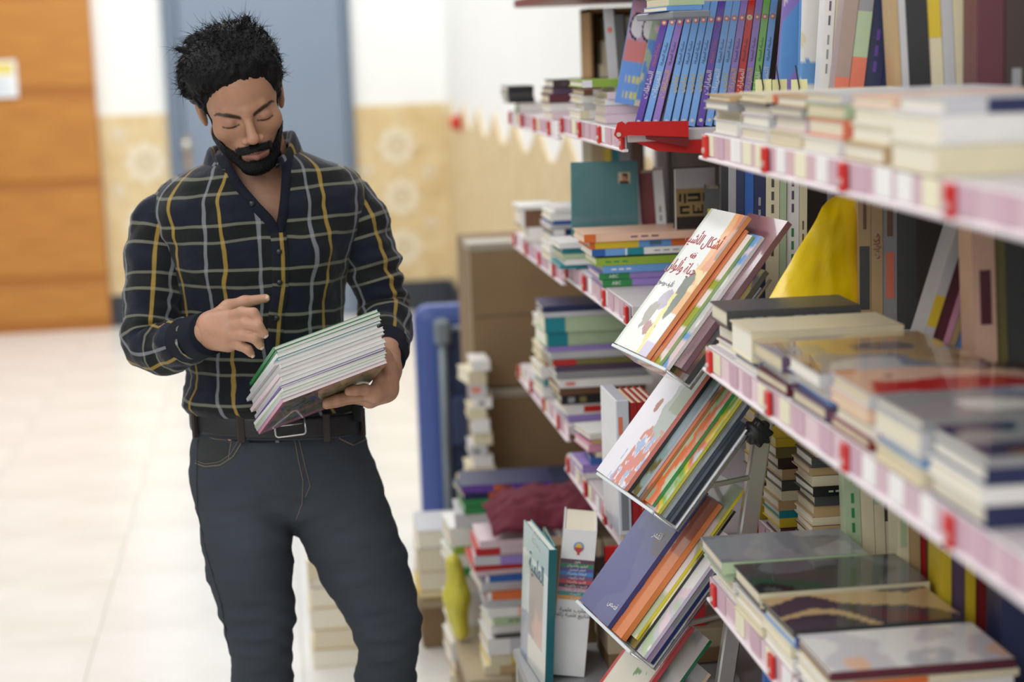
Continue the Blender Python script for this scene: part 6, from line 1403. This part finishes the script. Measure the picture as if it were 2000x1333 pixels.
# cream book blocks stacked on the floor behind his legs
g = 'thick cream book blocks behind the man'
def blocks(phrase, Y, x0, seq, L, Wd=.20, z=.0005, rotj=2.5, deco=None): return stack(phrase, z, Y, [(c, x0+dx, L, t, deco) for c, dx, t in seq], g, Wd=Wd, rotj=rotj)
def page_block(label, M, L, Wd, T, cc): # a thick soft book, fore edge towards the camera
    r = tag(empty('book'), label, 'book', g); r.matrix_world = M
    MB().box((0, 0, 0), (L, Wd, .0025)).box((0, 0, T-.0025), (L, Wd, T)).box((0, Wd-.003, 0), (L, Wd, T)).build('cover', cm(PAL[cc]), r); MB().box((.002, .002, .0025), (L-.002, Wd-.003, T-.0025)).build('page_block', PAGES, r)
pz_ = .0006; seq = [('cream', .0, .052), ('tan', .004, .058), ('cream', -.004, .060), ('tan', .003, .060), ('pale grey', .006, .022), ('cream', -.005, .054)]
for i, (c, dx, t) in enumerate(seq):
    page_block(f'{c} covered thick book, {pos_word(i, len(seq))} of the pile between his legs', Matrix.Translation((.030+dx, 4.95, pz_)) @ Matrix.Rotation(math.radians(rg.uniform(-2, 2)), 4, 'Z'), .225, .17, t, c); pz_ += t+.0006
# open carton with printed sheets at the right of his leg
ct = crate('cardboard_box', 'small brown carton beside the yellow bag under the book block', (.345, 5.05, 0), (.50, 5.32, .16), BXM)
pz_ = .1606
for i, (c, t) in enumerate((('yellow', .016), ('tan', .060), ('cream', .066), ('pale grey', .05))):
    page_block(f'{c} covered thick book, {pos_word(i, 4)} of the pile on the small carton', Matrix.Translation((.335+.006*(i % 2), 5.02, pz_)) @ Matrix.Rotation(math.radians(rg.uniform(-3, 3)), 4, 'Z'), .165, .22, t, c); pz_ += t+.0006
S_ = SDF((.36, 4.50, -.02), (.60, 4.85, .60), .008); a = P(885, 1100, 4.58); b_ = P(892, 1235, 4.58)
S_ = SDF((b_[0]-.08, 4.50, .0), (b_[0]+.10, 4.66, a[2]+.08), .006); S_.chain([a, (a+b_)/2+[.006, 0, -.0], b_+[.012, 0, .0]], [.022, .032, .020], .02)
yb2 = tag(empty('plastic_bag', (b_[0], 4.58, .0)), 'limp yellow-green plastic bag hanging at the floor piles', 'bag')
V, Q = S_.surf(); V += vnormals(V, Q)*(.005*snoise(V*np.array([2, 2, .3]), 16, 93))[:, None]; mesh('bag_film', V-np.array([b_[0], 4.58, 0]), Q, mat('olive_yellow_film', (206, 196, 70), rough=.3), yb2, True)

# ================================================================ MAGAZINES IN HIS HAND
g = 'thin magazines stacked in his hand'
mags = [('pink', .006, 0, 0), ('pale grey', .006, .002, .0), ('pale green', .005, -.012, .004), ('white', .006, -.010, .008), ('purple', .004, -.016, .006), ('pale grey', .007, -.018, .010), ('white', .007, -.026, .014), ('pale pink', .007, -.020, .012), ('pale grey', .006, -.022, .018), ('white', .007, -.018, .020), ('pale grey', .006, -.020, .012), ('teal', .005, -.024, .020), ('white', .007, -.022, .022), ('green', .006, -.026, .024), ('green', .006, -.024, .022)]
def mag_art(u_, v, L, Wd):
    q = np.stack([u_*4, v*3, u_*0], 1); n = snoise(q, 1.4, 57); n2_ = snoise(q, 3, 58); c = np.tile(np.array(srgb(120, 126, 100)), (len(u_), 1))
    c[n > .2] = srgb(150, 134, 96); c[(n2_ > .35) & (u_ < .5)] = srgb(60, 80, 150); c[(n2_ < -.4)] = srgb(64, 78, 58); c[(n > .1) & (n2_ > .1) & (u_ < .5)] = srgb(150, 104, 120); c[v > .86] = srgb(176, 120, 148); c[u_ < .04] = srgb(196, 110, 130); return c
h = 0
for i, (c, t, da, db) in enumerate(mags):
    o = base+nv*h+av*(-da*.25)+bv*db*1.1+Vector(CR)*(-.0); jr = rg.uniform(-.02, .02)
    bx = (bv*math.cos(jr)+av*math.sin(jr)).normalized(); ax2 = (av*math.cos(jr)-bv*math.sin(jr)).normalized()
    r = tag(empty('magazine'), f'{c} edged thin magazine, {pos_word(i, len(mags))} of the stack in his hand', 'magazine', g); 
    M = frame(o, bx, ax2, bx.cross(ax2)); r.matrix_world = M; up_ = 1 if bx.cross(ax2).dot(nv) > 0 else -1
    z0, z1 = (0, t) if up_ > 0 else (-t, 0); L, Wd = .198, .26; cth = .0006
    MB().box((0, 0, z0), (L, Wd, z0+cth)).box((0, 0, z1-cth), (L, Wd, z1)).box((-.0006, 0, z0), (.0004, Wd, z1)).build('cover', cm(PAL[c], .25), r)
    MB().box((.0006, .0012, z0+cth), (L-.0012, Wd-.0012, z1-cth)).build('page_block', mat('magazine_pages', (206, 206, 200), rough=.5), r)
    if i == 0:
        nx, ny = 50, 50; gx, gy = np.meshgrid(np.linspace(0, 1, nx), np.linspace(0, 1, ny), indexing='ij'); zf = z0-.0004 if up_ > 0 else z1+.0004
        V = np.stack([gx.ravel()*L, gy.ravel()*Wd, np.full(nx*ny, zf)], 1); mesh('printed_cover', V, [(a*ny+b_, (a+1)*ny+b_, (a+1)*ny+b_+1, a*ny+b_+1) for a in range(nx-1) for b_ in range(ny-1)], attr_mat('printed_cover', rough=.18, coat=.6), r, col=mag_art(gx.ravel(), gy.ravel(), L, Wd))
    h += t+.0004
